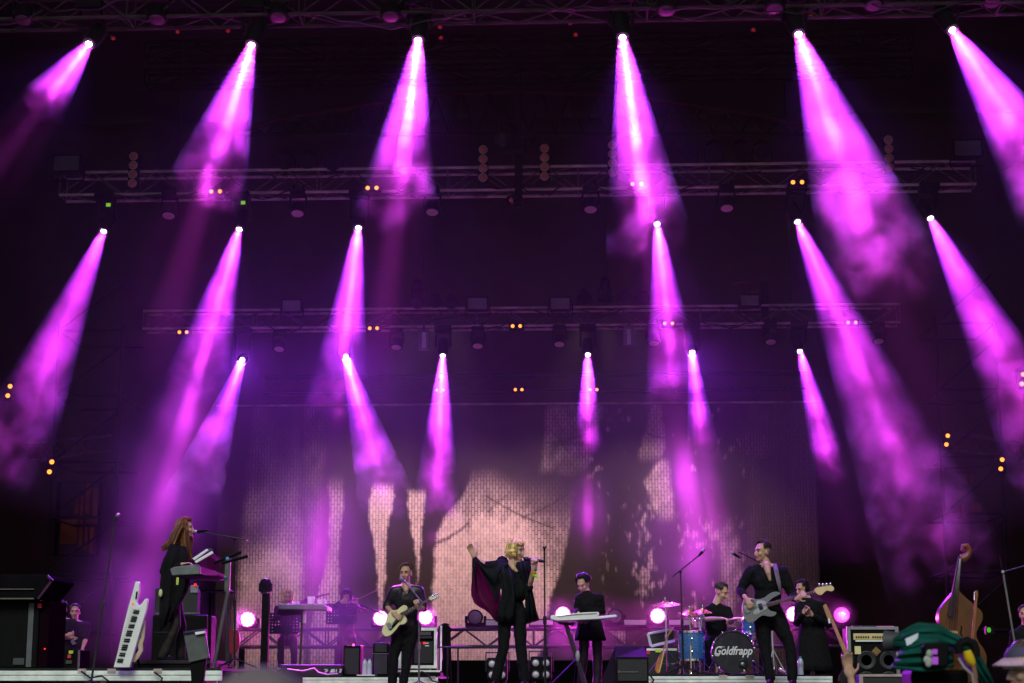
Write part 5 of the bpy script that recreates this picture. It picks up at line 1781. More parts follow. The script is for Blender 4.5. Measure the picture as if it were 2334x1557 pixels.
# ------------------------------------------------------------------ amplifiers and cases behind the guitarist
def cab(x0, x1, y0, Y, d, label, zb, cat='amplifier', grp=None, mm=None):
    a, b = at(x0, y0, Y), at(x1, y0, Y)
    t = thing('speaker_cabinet', label, cat, (a.x, Y, zb), grp)
    MB().bb((a.x, Y, zb), (b.x, Y + d, a.z)).build('cabinet', mm or M_black, t, smooth=False, bevel=.02)
    return t, a, b


t, a, b = cab(783, 822, 1470, 26.2, .4, 'slim black speaker cabinet left of the water bottles', ZC)
MB().bb((a.x + .02, 26.185, ZC + .03), (b.x - .02, 26.198, a.z - .05)).build('grille', M_grille, t, smooth=False)
MB().bb(at(790, 1470, 26.19), at(806, 1472, 26.196)).build('badge', mat('pink_badge', (.4, .1, .2), .4), t, smooth=False)
MB().ell(at(806, 1470, 26.17), (.018, .012, .018)).build('led', emis('pink_led', (1, .1, .45), 3), t)
t, a, b = cab(850, 886, 1465, 25.9, .45, 'black speaker cabinet with a head behind the guitarist', ZC)
MB().bb((a.x + .02, 25.885, ZC + .03), (b.x - .02, 25.898, at(868, 1492, 25.9).z)).build('grille', M_grille, t, smooth=False)
MB().bb((a.x, 25.88, at(868, 1491, 25.9).z), (b.x, 25.897, at(868, 1489, 25.9).z)).build('piping', mat('grey_trim', (.09, .095, .10), .6), t, smooth=False)
MB().bb((a.x + .03, 25.885, at(868, 1486, 25.9).z), (b.x - .03, 25.898, at(868, 1468, 25.9).z)).build('upper_grille', M_grille, t, smooth=False)
RY = 26.6
t = thing('amp_rack', 'open metal edged rack case of amplifiers behind the guitarist', 'rack case', at(955, 1520, RY))
a, b = at(909, 1434, RY), at(995, 1520, RY)
MB().bb((a.x + .03, RY + .02, b.z + .03), (b.x - .03, RY + .5, a.z - .03)).build('shell', M_black, t, smooth=False)
m = MB()
for (p, q) in ((a, V((b.x, RY, a.z))), (V((a.x, RY, b.z)), b)):
    m.bb((p.x, RY, p.z - .022), (q.x, RY + .05, p.z + .022))
m.bb((a.x - .001, RY - .002, b.z), (a.x + .04, RY + .05, a.z)).bb((b.x - .04, RY - .002, b.z), (b.x + .001, RY + .05, a.z))
m.bb((b.x + .05, RY - .002, b.z - .06), (b.x + .075, RY + .05, a.z + .05)).bb((a.x, RY - .002, b.z - .075), (b.x + .05, RY + .05, b.z - .05))
m.build('metal_edges', M_rail, t, smooth=False)
MB().bb(at(955, 1440, RY - .03), at(982, 1448, RY)).build('amp_panel', mat('amp_grey', (.08, .08, .085), .4), t, smooth=False)
MB().bb(at(953, 1450, RY - .03), at(984, 1455, RY)).build('amp_panel', mat('amp_dark', (.04, .03, .045), .4), t, smooth=False)
MB().bb(at(945, 1462, RY - .02), at(986, 1512, RY)).build('grille', M_grille, t, smooth=False)
for x, y in ((949, 1458), (956, 1467), (967, 1466)):
    MB().lathe(at(x, y, RY - .03), (0, -1, 0), [(.018, 0), (.016, .012), (.006, .016)], 10).build('led', E_red, t)
MB().bb(at(970, 1465, RY - .03), at(977, 1467, RY - .01)).bb(at(969, 1471, RY - .03), at(978, 1473, RY - .01)).build('label_strip', M_white, t, smooth=False)
MB().bb((a.x - .05, RY + .01, ZC), (b.x + .06, RY + .5, b.z - .08)).build('lower_case', M_black, t, smooth=False)
for x, Yb, lab in ((1014, 27.5, 'dark bundle of folded stands right of the rack case'),):
    t = thing('stand_bundle', lab, 'stands', at(x, 1560, Yb))
    for dx, dxx in ((-9, -12), (-3, 2), (4, 6), (9, 12)):
        MB().tube([at(x + dx, 1431 + abs(dx), Yb), (at(x + dxx, 1560, Yb).x, Yb + .05, .01)], .03, 6).build('folded_stand', M_black, t)
    for dx, dy in ((-6, 0), (2, -3), (8, 5)):
        MB().box(at(x + dx, 1431 + dy, Yb), (.09, .06, .10), Matrix.Rotation(dx * .1, 3, 'Y')).build('clamp', M_black, t, smooth=False, bevel=.01)
t = thing('pole_barrier', 'thin dark barrier rail with two posts left of the singer', 'rail', at(1020, 1560, 23.6))
MB().tube([at(998, 1475, 23.6), at(1075, 1475, 23.6)], .010).build('rail', M_blackmetal, t)
for x in (1020, 1044):
    p = at(x, 1475, 23.6)
    MB().tube([p, (p.x, p.y, .01)], .012).build('post', M_blackmetal, t)
for x, wh in ((831, 'left'), (842, 'right')):
    p = V((at(x, 1535, 25.75).x, 25.75, ZC))
    t = thing('water_bottle', 'clear water bottle, the %s one of two on the white tray' % wh, 'bottle', p, 'water bottles behind the guitarist')
    MB().lathe(p + V((0, 0, .02)), (0, 0, 1), [(.034, 0), (.036, .02), (.034, .1), (.036, .15), (.028, .19), (.014, .21)], 14).build('bottle', mat('clear_plastic', (.45, .5, .55), .12, var=.15, spec=.8), t)
    MB().lathe(p + V((0, 0, .23)), (0, 0, 1), [(.015, 0), (.015, .02)], 10).build('cap', mat('blue_cap', (.1, .3, .5), .4), t)
p = V((at(836, 1535, 25.72).x, 25.72, ZC))
tag(MB().bb((p.x - .13, 25.6, ZC + .003), (p.x + .13, 25.95, ZC + .02)).build('white_tray', mat('white_cloth', (.7, .66, .72), .7), loc=p), 'white folded towel under the two water bottles', 'towel')
t = thing('flight_case', 'dark flight case with stencilled white letters on the left of the low riser', 'flight case', at(700, 1540, 25.9))
a, b = at(640, 1515, 25.9), at(780, 1540, 25.9)
MB().bb((a.x, 25.9, .02), (b.x, 26.15, a.z)).build('shell', mat('case_plum', (.03, .012, .035), .6), t, smooth=False, bevel=.015)
# stencilled letters
lt = MB()


def seg(polys):
    for q in polys:
        lt.px([(590 + x / 6.304, 1310 + y / 6.304) for x, y in q], 25.885, .012)


seg([[(940, 1355), (985, 1355), (985, 1368), (940, 1368)], [(965, 1372), (1000, 1372), (970, 1408), (940, 1408)],
     [(1020, 1400), (1045, 1355), (1090, 1355), (1090, 1408), (1020, 1408)], [(1105, 1358), (1122, 1358), (1118, 1408), (1104, 1408)],
     [(1148, 1355), (1200, 1355), (1198, 1368), (1170, 1368)], [(1165, 1372), (1192, 1372), (1180, 1408), (1150, 1408)]])
lt.build('lettering', mat('stencil_white', (.55, .52, .56), .6), t, smooth=False)
MB().tube([at(x, y, 25.6) for x, y in ((655, 1525), (690, 1530), (716, 1523), (726, 1533), (745, 1538), (770, 1536))], .010, 6).build('cable', mat('grey_cable', (.3, .3, .32), .5), t)
t = thing('red_guitar', 'dark red guitar body standing behind the left keyboard stand', 'guitar', at(532, 1490, 24.8))
outline([(515, 1452), (519, 1436), (530, 1428), (541, 1434), (546, 1452), (545, 1474), (536, 1490), (524, 1490), (515, 1474)], 1, 0, 0, 24.8, .05).build('body', mat('dark_red_lacquer', (.16, .012, .02), .35), t, bevel=.008)
MB().px([(527, 1430), (533, 1430), (534, 1390), (529, 1390)], 24.79, .025).build('neck', M_brownwood, t, smooth=False)
# four lamp blinders on the floor behind the singer
for x0, x1, y0, y1, wh in ((1110, 1156, 1499, 1551, 'left behind the singer'), (1209, 1257, 1496, 1551, 'right behind the singer')):
    Y = 24.6
    a, b = at(x0, y0, Y), at(x1, y1, Y)
    t = thing('floor_blinder', 'dark square four lamp floor blinder %s' % wh, 'stage light', (a.x, Y, b.z), 'floor blinders behind the singer')
    MB().bb((a.x, Y, b.z), (b.x, Y + .2, a.z)).build('housing', M_black, t, smooth=False, bevel=.02)
    for i in (0, 1):
        for k in (0, 1):
            c = V((a.x + (b.x - a.x) * (.25 + .5 * i), Y - .002, b.z + (a.z - b.z) * (.24 + .48 * k)))
            MB().lathe(c, (0, -1, 0), [(.062, -.01), (.062, .006), (.05, .01)], 18).build('rim', M_blackmetal, t)
            MB().lathe(c + V((0, -.008, 0)), (0, -1, 0), [(.046, 0), (.03, .016), (.01, .022)], 14).build('lamp', mat('lamp_glass', (.5, .47, .52), .15, var=.2, spec=.8), t)
    MB().tube([(a.x - .02, Y + .1, b.z + .12), (a.x - .02, Y + .1, a.z + .07), (b.x + .02, Y + .1, a.z + .07), (b.x + .02, Y + .1, b.z + .12)], .012, 6).build('bracket', M_blackmetal, t)
    for q in (a.x + .04, b.x - .04):
        MB().bb((q - .02, Y + .02, 0), (q + .02, Y + .18, b.z)).build('foot', M_black, t, smooth=False)

# ------------------------------------------------------------------ right keyboard player
PY = 23.6
person('dark haired keyboard player in black dress looking down at a white keyboard', PY,
       dict(head=(1329, 1331), neck=(1338, 1355), shl=(1320, 1365), shr=(1366, 1364), ell=(1313, 1392, .0), elr=(1374, 1394, .02), wrl=(1318, 1397, -.22), wrr=(1344, 1399, -.22), hal=(1322, 1410, -.32), har=(1336, 1410, -.32), hip=(1346, 1424), knl=(1331, 1492, -.02),
            knr=(1362, 1492), anl=(1322, 1556), anr=(1361, 1556)), yaw=-28, pitch=32, skin=M_skin2, bulk=.86, hair=dict(m=H_black, length=0, reach=90, fringe=34, n=200, thick=.011, wild=.3, seed=41), legs=mat('plum_tights', (.02, .008, .02), .6),
       skirt=(.20, at(1346, 1460, PY).z, M_blackcloth), handn=((0, 0, -1), (0, 0, -1)), curl=(.6, .6))
kq = [o for o in bpy.data.objects if o.get('label', '').startswith('dark haired keyboard')][0]
MB().ell(at(1322, 1314, PY - .03), (.055, .06, .04)).ell(at(1332, 1312, PY + .02), (.05, .06, .042)).ell(at(1341, 1318, PY + .04), (.045, .05, .04)).build('hair_quiff', H_black, kq, remesh=.012, disp=.012, dscale=.03)
W2 = 23.1
t = thing('white_keytar', 'white keytar laid flat on a stand before the dark haired player', 'keytar', at(1330, 1405, W2))


def wq(x, y):
    return (1000 + x / 3.826, 1150 + y / 3.826)


m = MB()
m.px([wq(*q) for q in ((975, 968), (1000, 963), (1060, 968), (1180, 948), (1290, 940), (1395, 937), (1402, 958), (1385, 975), (1545, 960), (1560, 974), (1545, 985), (1400, 1000), (1200, 1010), (1030, 1015), (973, 1000))], W2 - .18, .36)
m.build('body', M_white, t, bevel=.012)
MB().px([wq(*q) for q in ((1040, 972), (1180, 955), (1380, 945), (1380, 951), (1180, 962), (1040, 978))], W2 - .19, .012).build('key_edge', mat('key_gap', (.28, .29, .28), .6), t, smooth=False)
t = thing('keyboard_stand', 'dark slanted single column stand under the white keytar', 'stand', at(1320, 1560, W2))
MB().px([wq(*q) for q in ((1040, 1022), (1185, 1030), (1180, 1045), (1120, 1052), (1040, 1035))], W2 - .1, .25).build('head_plate', M_black, t, smooth=False, bevel=.01)
p, q = at(*wq(1110, 1040), W2), at(*wq(1275, 1560), W2)
q = p + (q - p) * ((p.z - .02) / (p.z - q.z))
MB().tube([p, q], .03, 8).build('column', mat('stand_violet_black', (.05, .04, .055), .35, .4), t)
MB().tube([p.lerp(q, .55), V((p.x - .25, W2 + .3, .02))], .02, 8).build('leg', M_black, t)
MB().tube([p.lerp(q, .55), V((p.x + .1, W2 + .45, .02))], .02, 8).build('leg', M_black, t)
MB().ell(at(*wq(1212, 1325), W2 - .03), (.03, .03, .075)).build('grip', mat('grip_grey', (.3, .28, .33), .4), t)
t = thing('stage_monitor', 'dark wedge stage monitor in front of the drum riser', 'monitor speaker', at(1430, 1560, 20.7))
ax_, bx_ = at(1372, 1560, 20.7).x, at(1478, 1560, 20.7).x
za = at(1420, 1472, 20.7).z
q0 = [(at(1362, 1556, 20.5).x, 20.5, .0), (at(1402, 1473, 20.9).x, 20.9, za), (at(1468, 1473, 21.1).x, 21.1, za), (at(1478, 1500, 20.6).x, 20.6, at(1478, 1498, 20.6).z), (at(1478, 1500, 20.6).x, 20.6, 0), (at(1404, 1500, 20.6).x, 20.6, at(1404, 1498, 20.6).z), (at(1404, 1500, 20.6).x, 20.6, 0),
      (at(1362, 1556, 21.2).x, 21.3, 0), (bx_, 21.3, 0), (bx_, 21.2, za)]
m = MB()
m.add(q0, [(6, 4, 3, 5), (5, 3, 2, 1), (0, 6, 5, 1), (0, 1, 2, 9, 8, 7), (4, 8, 9, 2, 3), (0, 7, 8, 4, 6)])
m.build('cabinet', mat('wedge_black', (.010, .008, .009), .8, spec=.04), t, smooth=False)
MB().bb(at(1408, 1503, 20.585), at(1475, 1552, 20.597)).build('grille', M_grille, t, smooth=False)
MB().bb(at(1412, 1530, 20.575), at(1455, 1533, 20.584)).bb(at(1408, 1528, 20.575), at(1413, 1534, 20.584)).build('badge', mat('dull_badge', (.10, .08, .08), .5), t, smooth=False)

# ------------------------------------------------------------------ drum kit on the right riser
DY = 23.2
M_blue = mat('blue_sparkle', (.05, .16, .42), .28, .25, scale=80, var=.35, coat=.7)
M_headw = mat('drum_head_white', (.6, .58, .6), .5, var=.05)
M_bdh = mat('drum_head_black', (.014, .014, .015), .4, var=.1)
c = at(1671.5, 1486, DY)
r_ = 48.5 / ppm(DY) * .985
t = thing('bass_drum', 'blue bass drum with white band name lettering on its black head', 'drum', (c.x, DY, ZR))
ya = V((0, 1, 0))
MB().lathe(c, ya, [(r_ * .96, .02), (r_ * .97, .03), (r_ * .97, .42), (r_ * .95, .43)], 40).build('shell', M_blue, t)
MB().lathe(c, ya, [(r_ * .90, -.012), (r_ * .93, -.022), (r_ * 1.0, -.02), (r_ * 1.01, .0), (r_ * 1.0, .028), (r_ * .965, .03)], 44).build('hoop', mat('hoop_black', (.03, .03, .04), .25, .2), t)
MB().lathe(c, -ya, [(r_ * .965, 0), (r_ * .93, .004), (r_ * .5, .006)], 44).build('drum_head', M_bdh, t)
hole = at(1694, 1513, DY - .02)
MB().lathe(hole, -ya, [(.06, -.005), (.06, .008), (.05, .012), (.045, .004)], 24).build('port_ring', M_blackmetal, t)
MB().ell(hole + V((-.01, -.012, -.005)), (.026, .012, .026)).build('drum_mic', mat('mic_mesh', (.3, .3, .32), .35), t)
for k in range(10):
    a_ = 2 * math.pi * (k + .3) / 10
    q = c + V((r_ * 1.0 * math.cos(a_), -.01, r_ * 1.0 * math.sin(a_)))
    MB().box(q, (.03, .05, .022), Matrix.Rotation(-a_, 3, 'Y')).build('claw', M_chrome, t, bevel=.005)
for s_, xx in ((-1, 1609), (1, 1735)):
    a_ = c + V((s_ * r_ * .86, .08, -r_ * .38))
    MB().tube([a_, V((at(xx, 1535, DY).x, DY - .12, ZR + .02))], .013, 8).build('spur', M_chrome, t)
# band name
fc = bpy.data.curves.new('lettering', 'FONT')
fc.body = 'Goldfrapp'
fc.size = .1
fc.shear = .32
fc.offset = .0022
fc.extrude = .0015
fc.align_x = 'CENTER'
fc.align_y = 'CENTER'
fo_ = bpy.data.objects.new('tmp_text', fc)
C.objects.link(fo_)
bpy.context.view_layer.update()
me = bpy.data.meshes.new_from_object(fo_.evaluated_get(bpy.context.evaluated_depsgraph_get()))
bpy.data.objects.remove(fo_)
xs = [v.co.x for v in me.vertices]
k = (84 / ppm(DY)) / (max(xs) - min(xs))
tc_ = at(1670, 1484, DY)
for v in me.vertices:
    x, y, z = v.co
    v.co = V((x * k + tc_.x - c.x, -.0125 - z * k, y * k * 1.25 + tc_.z - ZR))
me.materials.append(mat('letter_white', (.62, .6, .64), .5, var=.05))
lo = bpy.data.objects.new('lettering', me)
C.objects.link(lo)
lo.parent = t
# curled swash of the capital letter
MB().tube([at(x, y, DY - .016) for x, y in ((1633, 1484), (1629, 1489), (1631, 1494), (1638, 1495), (1641, 1490))], [.003, .006, .007, .006, .003], 6, flat=.4).build('letter_swash', MATS['letter_white'], t)
MB().tube([at(x, y, DY - .016) for x, y in ((1632, 1478), (1642, 1474), (1652, 1475))], [.006, .005, .002], 6, flat=.4).build('letter_swash', MATS['letter_white'], t)


def drum(label, x0, x1, yt, yb, Y, tilt=0, legs=0, hm=None, name='tom_drum', shell=None):
    a, b = at((x0 + x1) / 2, yt, Y), at((x0 + x1) / 2, yb, Y)
    r_ = (x1 - x0) / 2 / ppm(Y)
    h = a.z - b.z
    ax = V((0, -math.sin(tilt), math.cos(tilt)))
    t = thing(name, label, 'drum', b, 'drums of the kit')
    MB().lathe(b, ax, [(r_ * .96, .0), (r_ * .97, .01), (r_ * .97, h - .01), (r_ * .96, h)], 30).build('shell', shell or M_blue, t)
    for z in (.0, h - .03):
        MB().lathe(b + ax * z, ax, [(r_ * .98, 0), (r_ * 1.03, .002), (r_ * 1.03, .028), (r_ * .98, .03)], 30).build('hoop', M_chrome, t)
    MB().lathe(b + ax * (h - .004), ax, [(r_ * .97, 0), (r_ * .9, .004)], 30).build('drum_head', hm or M_headw, t)
    for k in range(6):
        q = 2 * math.pi * (k + .5) / 6
        p = V((r_ * math.cos(q), r_ * math.sin(q), 0))
        MB().tube([b + p + ax * h * .2, b + p + ax * h * .8], .006, 5).lathe(b + p * .99 + ax * h * .3, p, [(.016, 0), (.014, .018), (.006, .022)], 8).lathe(b + p * .99 + ax * h * .72, p, [(.016, 0), (.014, .018), (.006, .022)], 8).build('lug', M_chrome, t)
    for k in range(legs):
        q = 2 * math.pi * (k + .2) / legs
        p = b + V((r_ * 1.03 * math.cos(q), r_ * 1.03 * math.sin(q), 0))
        MB().tube([p + V((0, 0, h * .5)), V((p.x, p.y, ZR + .03)), V((p.x + .04 * math.cos(q), p.y + .04 * math.sin(q), ZR + .012))], .008, 6).build('leg', M_chrome, t)
    return t


drum('blue floor tom left of the bass drum', 1546, 1607, 1438, 1507, DY + .25, 0, 3, name='floor_tom')
t = drum('blue rack tom tilted above the bass drum by the bass guitar', 1692, 1726, 1408, 1441, DY + .2, .15)
q = at(1706, 1440, DY + .22)
MB().tube([q, V((q.x - .06, DY + .25, c.z + .26))], .012).build('mount', M_chrome, t)
t = drum('red glowing snare drum on a chrome stand right of the bass drum', 1700, 1730, 1441, 1456, DY + .45, .05, 0, name='snare_drum', shell=mat('pink_shell', (.75, .10, .22), .3, coat=.4))
q = at(1715, 1456, DY + .45)
MB().tube([q, V((q.x, q.y, ZR + .1))], .012).build('stand_pole', M_chrome, t)
for k in range(3):
    z_ = 2.1 * k + .5
    MB().tube([V((q.x, q.y, ZR + .22)), V((q.x + .24 * math.cos(z_), q.y + .24 * math.sin(z_), ZR + .012))], .01, 6).build('stand_leg', M_chrome, t)
t = drum('pale spotted drum glowing pink under the ride cymbal', 1584, 1604, 1400, 1416, DY + .7, .1, 0, name='small_tom', shell=mat('spotted_shell', (.6, .25, .45), .3, var=.9, scale=45))
q = at(1594, 1416, DY + .7)
MB().tube([q, V((q.x, q.y, ZR))], .01).build('stand_pole', M_chrome, t)
M_cym = mat('cymbal_bronze', (.55, .30, .10), .28, .75, scale=30, var=.12)


def cymbal(label, x, y, w_, Y, tx, pole_top, foot, tripod=True):
    p = at(x, y, Y)
    ax = V((tx, -.18, 1)).normalized()
    r_ = w_ / 2 / ppm(Y)
    t = thing('cymbal', label, 'cymbal', V((at(foot, 1530, Y).x, Y, ZR)), 'cymbals of the drum kit')
    MB().lathe(p, ax, [(r_, 0), (r_ * .6, .022), (r_ * .22, .034), (r_ * .16, .052), (.012, .062)], 34).build('plate', M_cym, t)
    MB().lathe(p, ax, [(.01, -.04), (.01, .09), (.004, .1)], 8).build('wing_nut', M_chrome, t)
    b = V((at(foot, 1530, Y).x, Y, ZR))
    mid = b.lerp(p, .55)
    MB().tube([b + V((0, 0, .05)), mid], .015).tube([mid, p], .010).build('pole', M_chrome, t)
    MB().lathe(mid, (0, 0, 1), [(.015, -.03), (.026, -.02), (.026, .02), (.015, .03)], 10).build('clutch', M_chrome, t)
    if tripod:
        for k in range(3):
            q = 2.094 * k + .5
            MB().tube([b + V((0, 0, .32)), b + V((.30 * math.cos(q), .30 * math.sin(q), .012))], .011, 6).build('leg', M_chrome, t)
            MB().tube([b + V((0, 0, .14)), b + V((.17 * math.cos(q), .17 * math.sin(q), .15))], .008, 5).build('brace', M_chrome, t)


cymbal('thin bronze crash cymbal high at the left of the drum kit', 1517, 1379, 68, DY + .1, -.06, 0, 1521)
cymbal('bronze ride cymbal over the floor tom', 1570, 1400, 50, DY + .3, .1, 0, 1585)
cymbal('bronze ride cymbal beside the drummer forearm', 1601, 1396, 44, DY + .35, .02, 0, 1586, False)
t = thing('hi_hat_stand', 'chrome hardware stand standing between the legs of the bass player', 'stand', at(1757, 1535, DY + .1))
p = V((at(1764, 1530, DY + .1).x, DY + .1, ZR))
MB().tube([p, at(1759, 1428, DY + .1)], .014).build('pole', M_chrome, t)
for (x, y) in ((1750, 1532), (1792, 1518), (1775, 1533)):
    MB().tube([at(1762, 1480, DY + .1), V((at(x, y, DY).x, DY + .05 + (x % 7) * .03, ZR + .015))], .010, 6).build('leg', M_chrome, t)
MB().box(V((at(1783, 1520, DY).x, DY + .05, ZR + .06)), (.10, .16, .04), Matrix.Rotation(.5, 3, 'Y')).build('pedal', M_chrome, t, bevel=.01)
# drummer
dt, _, _ = person('drummer in dark tee shirt leaning over the kit', DY + 1.0,
                  dict(head=(1645, 1351), neck=(1632, 1377), shl=(1613, 1392), shr=(1657, 1392), ell=(1606, 1412, -.08), wrl=(1640, 1410, -.38), hal=(1660, 1411, -.44), elr=(1666, 1418, -.1), wrr=(1672, 1412, -.36), har=(1684, 1408, -.44), hip=(1632, 1462, .1), knl=(1612, 1468, -.35),
                       knr=(1655, 1468, -.35), anl=(1612, 1526, -.3), anr=(1655, 1526, -.3)), yaw=55, pitch=22, skin=M_skin2, sleeve=.42, hair=dict(m=H_dark, length=0, reach=84, fringe=16, n=170, thick=.009, wild=.3, seed=51), curl=(1.1, 1.1), collar=False, handn=((0, 0, -1), (0, 0, -1)))
for x0, y0, x1, y1, wh in ((1655, 1413, 1700, 1408, 'left'), (1680, 1411, 1705, 1406, 'right')):
    tag(MB().tube([at(x0, y0, DY + .56), at(x1, y1, DY + .3)], [.008, .006], 6).build('drum_stick', mat('stick_wood', (.55, .4, .25), .5), loc=at(x0, y0, DY + .56)), 'wooden drum stick in the %s hand of the drummer' % wh, 'drum stick', 'drum sticks')
t = thing('drum_stool', 'black round drum stool under the drummer', 'stool', (at(1632, 1470, DY + 1.1).x, DY + 1.1, ZR))
sp_ = at(1632, 1486, DY + 1.1)
MB().lathe((sp_.x, DY + 1.1, sp_.z - .07), (0, 0, 1), [(.16, 0), (.17, .03), (.15, .08)], 24).build('seat', M_black, t)
MB().tube([(sp_.x, DY + 1.1, sp_.z - .06), (sp_.x, DY + 1.1, ZR + .02)], .02).build('post', M_chrome, t)
# overhead mic stands
stand_mic('microphone_stand', 'black boom stand rising over the left of the drum kit', DY - .2, (1558, 1535), (1551, 1303), (1601, 1258), (1592, 1268), boom=(1532, 1315, 1597, 1263), zb=ZR, micmat=M_black)
stand_mic('microphone_stand', 'black boom stand with a pink lit microphone left of the bass player head', DY + .9, (1760, 1530), (1738, 1287), (1672, 1262), (1688, 1272), boom=(1684, 1258, 1748, 1290), zb=ZR, micmat=M_black)
# case, leaning guitar, amp at left of kit
AY = 23.6
t = thing('amplifier', 'dark amplifier with silver top edge and tape left of the drum kit', 'amplifier', at(1500, 1530, AY))
a, b = at(1468, 1478, AY), at(1541, 1478, AY)
MB().bb((a.x, AY, ZR), (b.x, AY + .5, a.z - .03)).build('cabinet', mat('grey_tolex', (.035, .036, .038), .85, spec=.08), t, smooth=False, bevel=.02)
MB().bb((a.x - .01, AY - .01, a.z - .028), (b.x + .01, AY + .5, a.z)).build('top_edge', M_rail, t, smooth=False)
MB().bb(at(1472, 1483, AY - .012), at(1481, 1491, AY - .002)).build('tape', mat('red_tape', (.6, .04, .07), .5), t, smooth=False)
MB().bb(at(1494, 1480, AY - .012), at(1507, 1487, AY - .002)).build('tape', MATS['lime_tape2'], t, smooth=False)
t = thing('open_case_lid', 'tilted dark case lid with silver edges standing on the amplifier', 'case lid', at(1505, 1476, AY + .15))
MB().px([(1478, 1446), (1534, 1434), (1537, 1460), (1484, 1472)], AY + .15, .04).build('panel', mat('lid_dark', (.03, .028, .033), .5), t, smooth=False)
m = MB()
for (p, q) in (((1477, 1445), (1535, 1433)), ((1477, 1445), (1484, 1473)), ((1484, 1473), (1538, 1460))):
    m.tube([at(*p, AY + .13), at(*q, AY + .13)], .018, 4)
m.build('silver_edge', M_rail, t, smooth=False)
t = thing('acoustic_guitar', 'sunburst guitar seen edge on leaning at the left of the drum kit', 'guitar', at(1505, 1533, DY - .1))


def zq(x, y):
    return (1440 + x / 7.294, 1370 + y / 7.294)


gm = mat('sunburst_edge', (.45, .17, .03), .3, scale=6, var=.5, coat=.5)
outline([(395, 1150), (395, 1090), (420, 1010), (450, 930), (500, 870), (540, 850), (548, 900), (530, 950), (520, 1000), (500, 1060), (480, 1120), (470, 1190), (430, 1200)], 7.294, 1440, 1370, DY - .15, .1).build('body', gm, t, bevel=.012)
MB().px([zq(*q) for q in ((505, 870), (540, 850), (585, 600), (570, 600))], DY - .14, .03).build('neck', mat('neck_brown', (.3, .14, .05), .4), t, smooth=False)
MB().px([zq(*q) for q in ((565, 605), (590, 605), (690, 475), (650, 465))], DY - .14, .025).build('headstock', mat('neck_brown', (.3, .14, .05), .4), t, smooth=False)
MB().tube([at(*zq(545, 800), DY - .18), at(*zq(460, 1180), DY - .18)], .006).build('binding', mat('cream_binding', (.7, .6, .35), .4), t)
p = V((at(1825, 1530, YR + .15).x, YR + .15, ZR))
t = thing('water_bottle', 'blue capped water bottle on the right end of the drum riser', 'bottle', p)
MB().lathe(p, (0, 0, 1), [(.036, 0), (.038, .02), (.035, .08), (.038, .14), (.03, .18), (.015, .2)], 14).build('bottle', mat('clear_plastic', (.45, .5, .55), .12), t)
MB().lathe(p + V((0, 0, .2)), (0, 0, 1), [(.016, 0), (.016, .024)], 10).build('cap', mat('teal_cap', (.05, .3, .35), .4), t)
MB().lathe(p + V((0, 0, .09)), (0, 0, 1), [(.037, 0), (.038, .04)], 14).build('bottle_label', mat('violet_label', (.35, .3, .5), .5), t)

# ------------------------------------------------------------------ right side: dark musician, guitars, bass cabinet
HY = 24.6
ht, hh, hhr = person('musician in long black coat wearing headphones behind the bass player', HY,
                     dict(head=(1828, 1344), neck=(1842, 1366), shl=(1822, 1382), shr=(1876, 1380), ell=(1816, 1420, -.1), wrl=(1830, 1400, -.28), hal=(1838, 1388, -.32), elr=(1888, 1424, -.05), wrr=(1852, 1404, -.28), har=(1842, 1392, -.32), hip=(1852, 1446), knl=(1838, 1500), knr=(1866, 1500), anl=(1836, 1560), anr=(1868, 1560)),
                     yaw=-50, pitch=14, hair=dict(m=H_black, length=0, reach=82, fringe=36, n=120, thick=.010, seed=61), bulk=1.05, skirt=(.26, at(1852, 1530, HY).z, M_blackcloth))
for s_ in (-1, 1):
    MB().ell(hh + hhr @ V((s_ * .088, .015, 0)), (.025, .04, .045), hhr).build('headphone', M_black, ht)
MB().tube([hh + hhr @ V((.09 * math.cos(a_), .015, .02 + .115 * math.sin(a_))) for a_ in [math.pi * k / 8 for k in range(9)]], .010, 6).build('headphone_band', M_black, ht)
t = thing('bass_guitar', 'bass with a plain maple neck leaning beside the bass cabinet', 'guitar', at(1935, 1560, 20.4), 'instruments resting on the right')
MB().px([(1879, 1378), (1883, 1376), (1932, 1486), (1924, 1490)], 20.4, .03).build('neck', M_wood, t, smooth=False)
MB().px([(1876, 1380), (1884, 1378), (1897, 1405), (1893, 1412), (1886, 1408)], 20.38, .02).build('headstock', mat('head_brown', (.35, .2, .08), .45), t, smooth=False)
outline([(1918, 1490), (1935, 1484), (1948, 1500), (1944, 1520), (1958, 1545), (1950, 1575), (1925, 1578), (1912, 1550), (1922, 1520)], 1, 0, 0, 20.42, .045).build('body', mat('black_lacquer', (.01, .01, .01), .2), t, bevel=.008)
for k, (x, y) in enumerate(((1880, 1386), (1883, 1393), (1887, 1400), (1890, 1406))):
    MB().ell(at(x, y, 20.4), (.016, .012, .012), None, 8).build('tuning_peg', M_chrome, t)
MB().px([(1887, 1410), (1891, 1409), (1893, 1420), (1889, 1421)], 20.37, .006).build('tag', M_white, t, smooth=False)
QY = 20.6
t = thing('bass_cabinet', 'black bass cabinet with cream amp head and four speaker cones', 'amplifier', at(1990, 1560, QY))
a, b = at(1934, 1431, QY), at(2050, 1600, QY)
MB().bb((a.x, QY, 0), (b.x, QY + .5, a.z)).build('cabinet', M_black, t, smooth=False)
m = MB()
m.bb((a.x - .02, QY - .015, a.z - .02), (b.x + .02, QY + .05, a.z + .012)).bb((a.x - .022, QY - .012, 0), (a.x + .018, QY + .05, a.z - .021)).bb((b.x - .018, QY - .012, 0), (b.x + .022, QY + .05, a.z - .021))
m.build('metal_edges', mat('grey_edges', (.22, .23, .23), .45, .2), t, smooth=False)
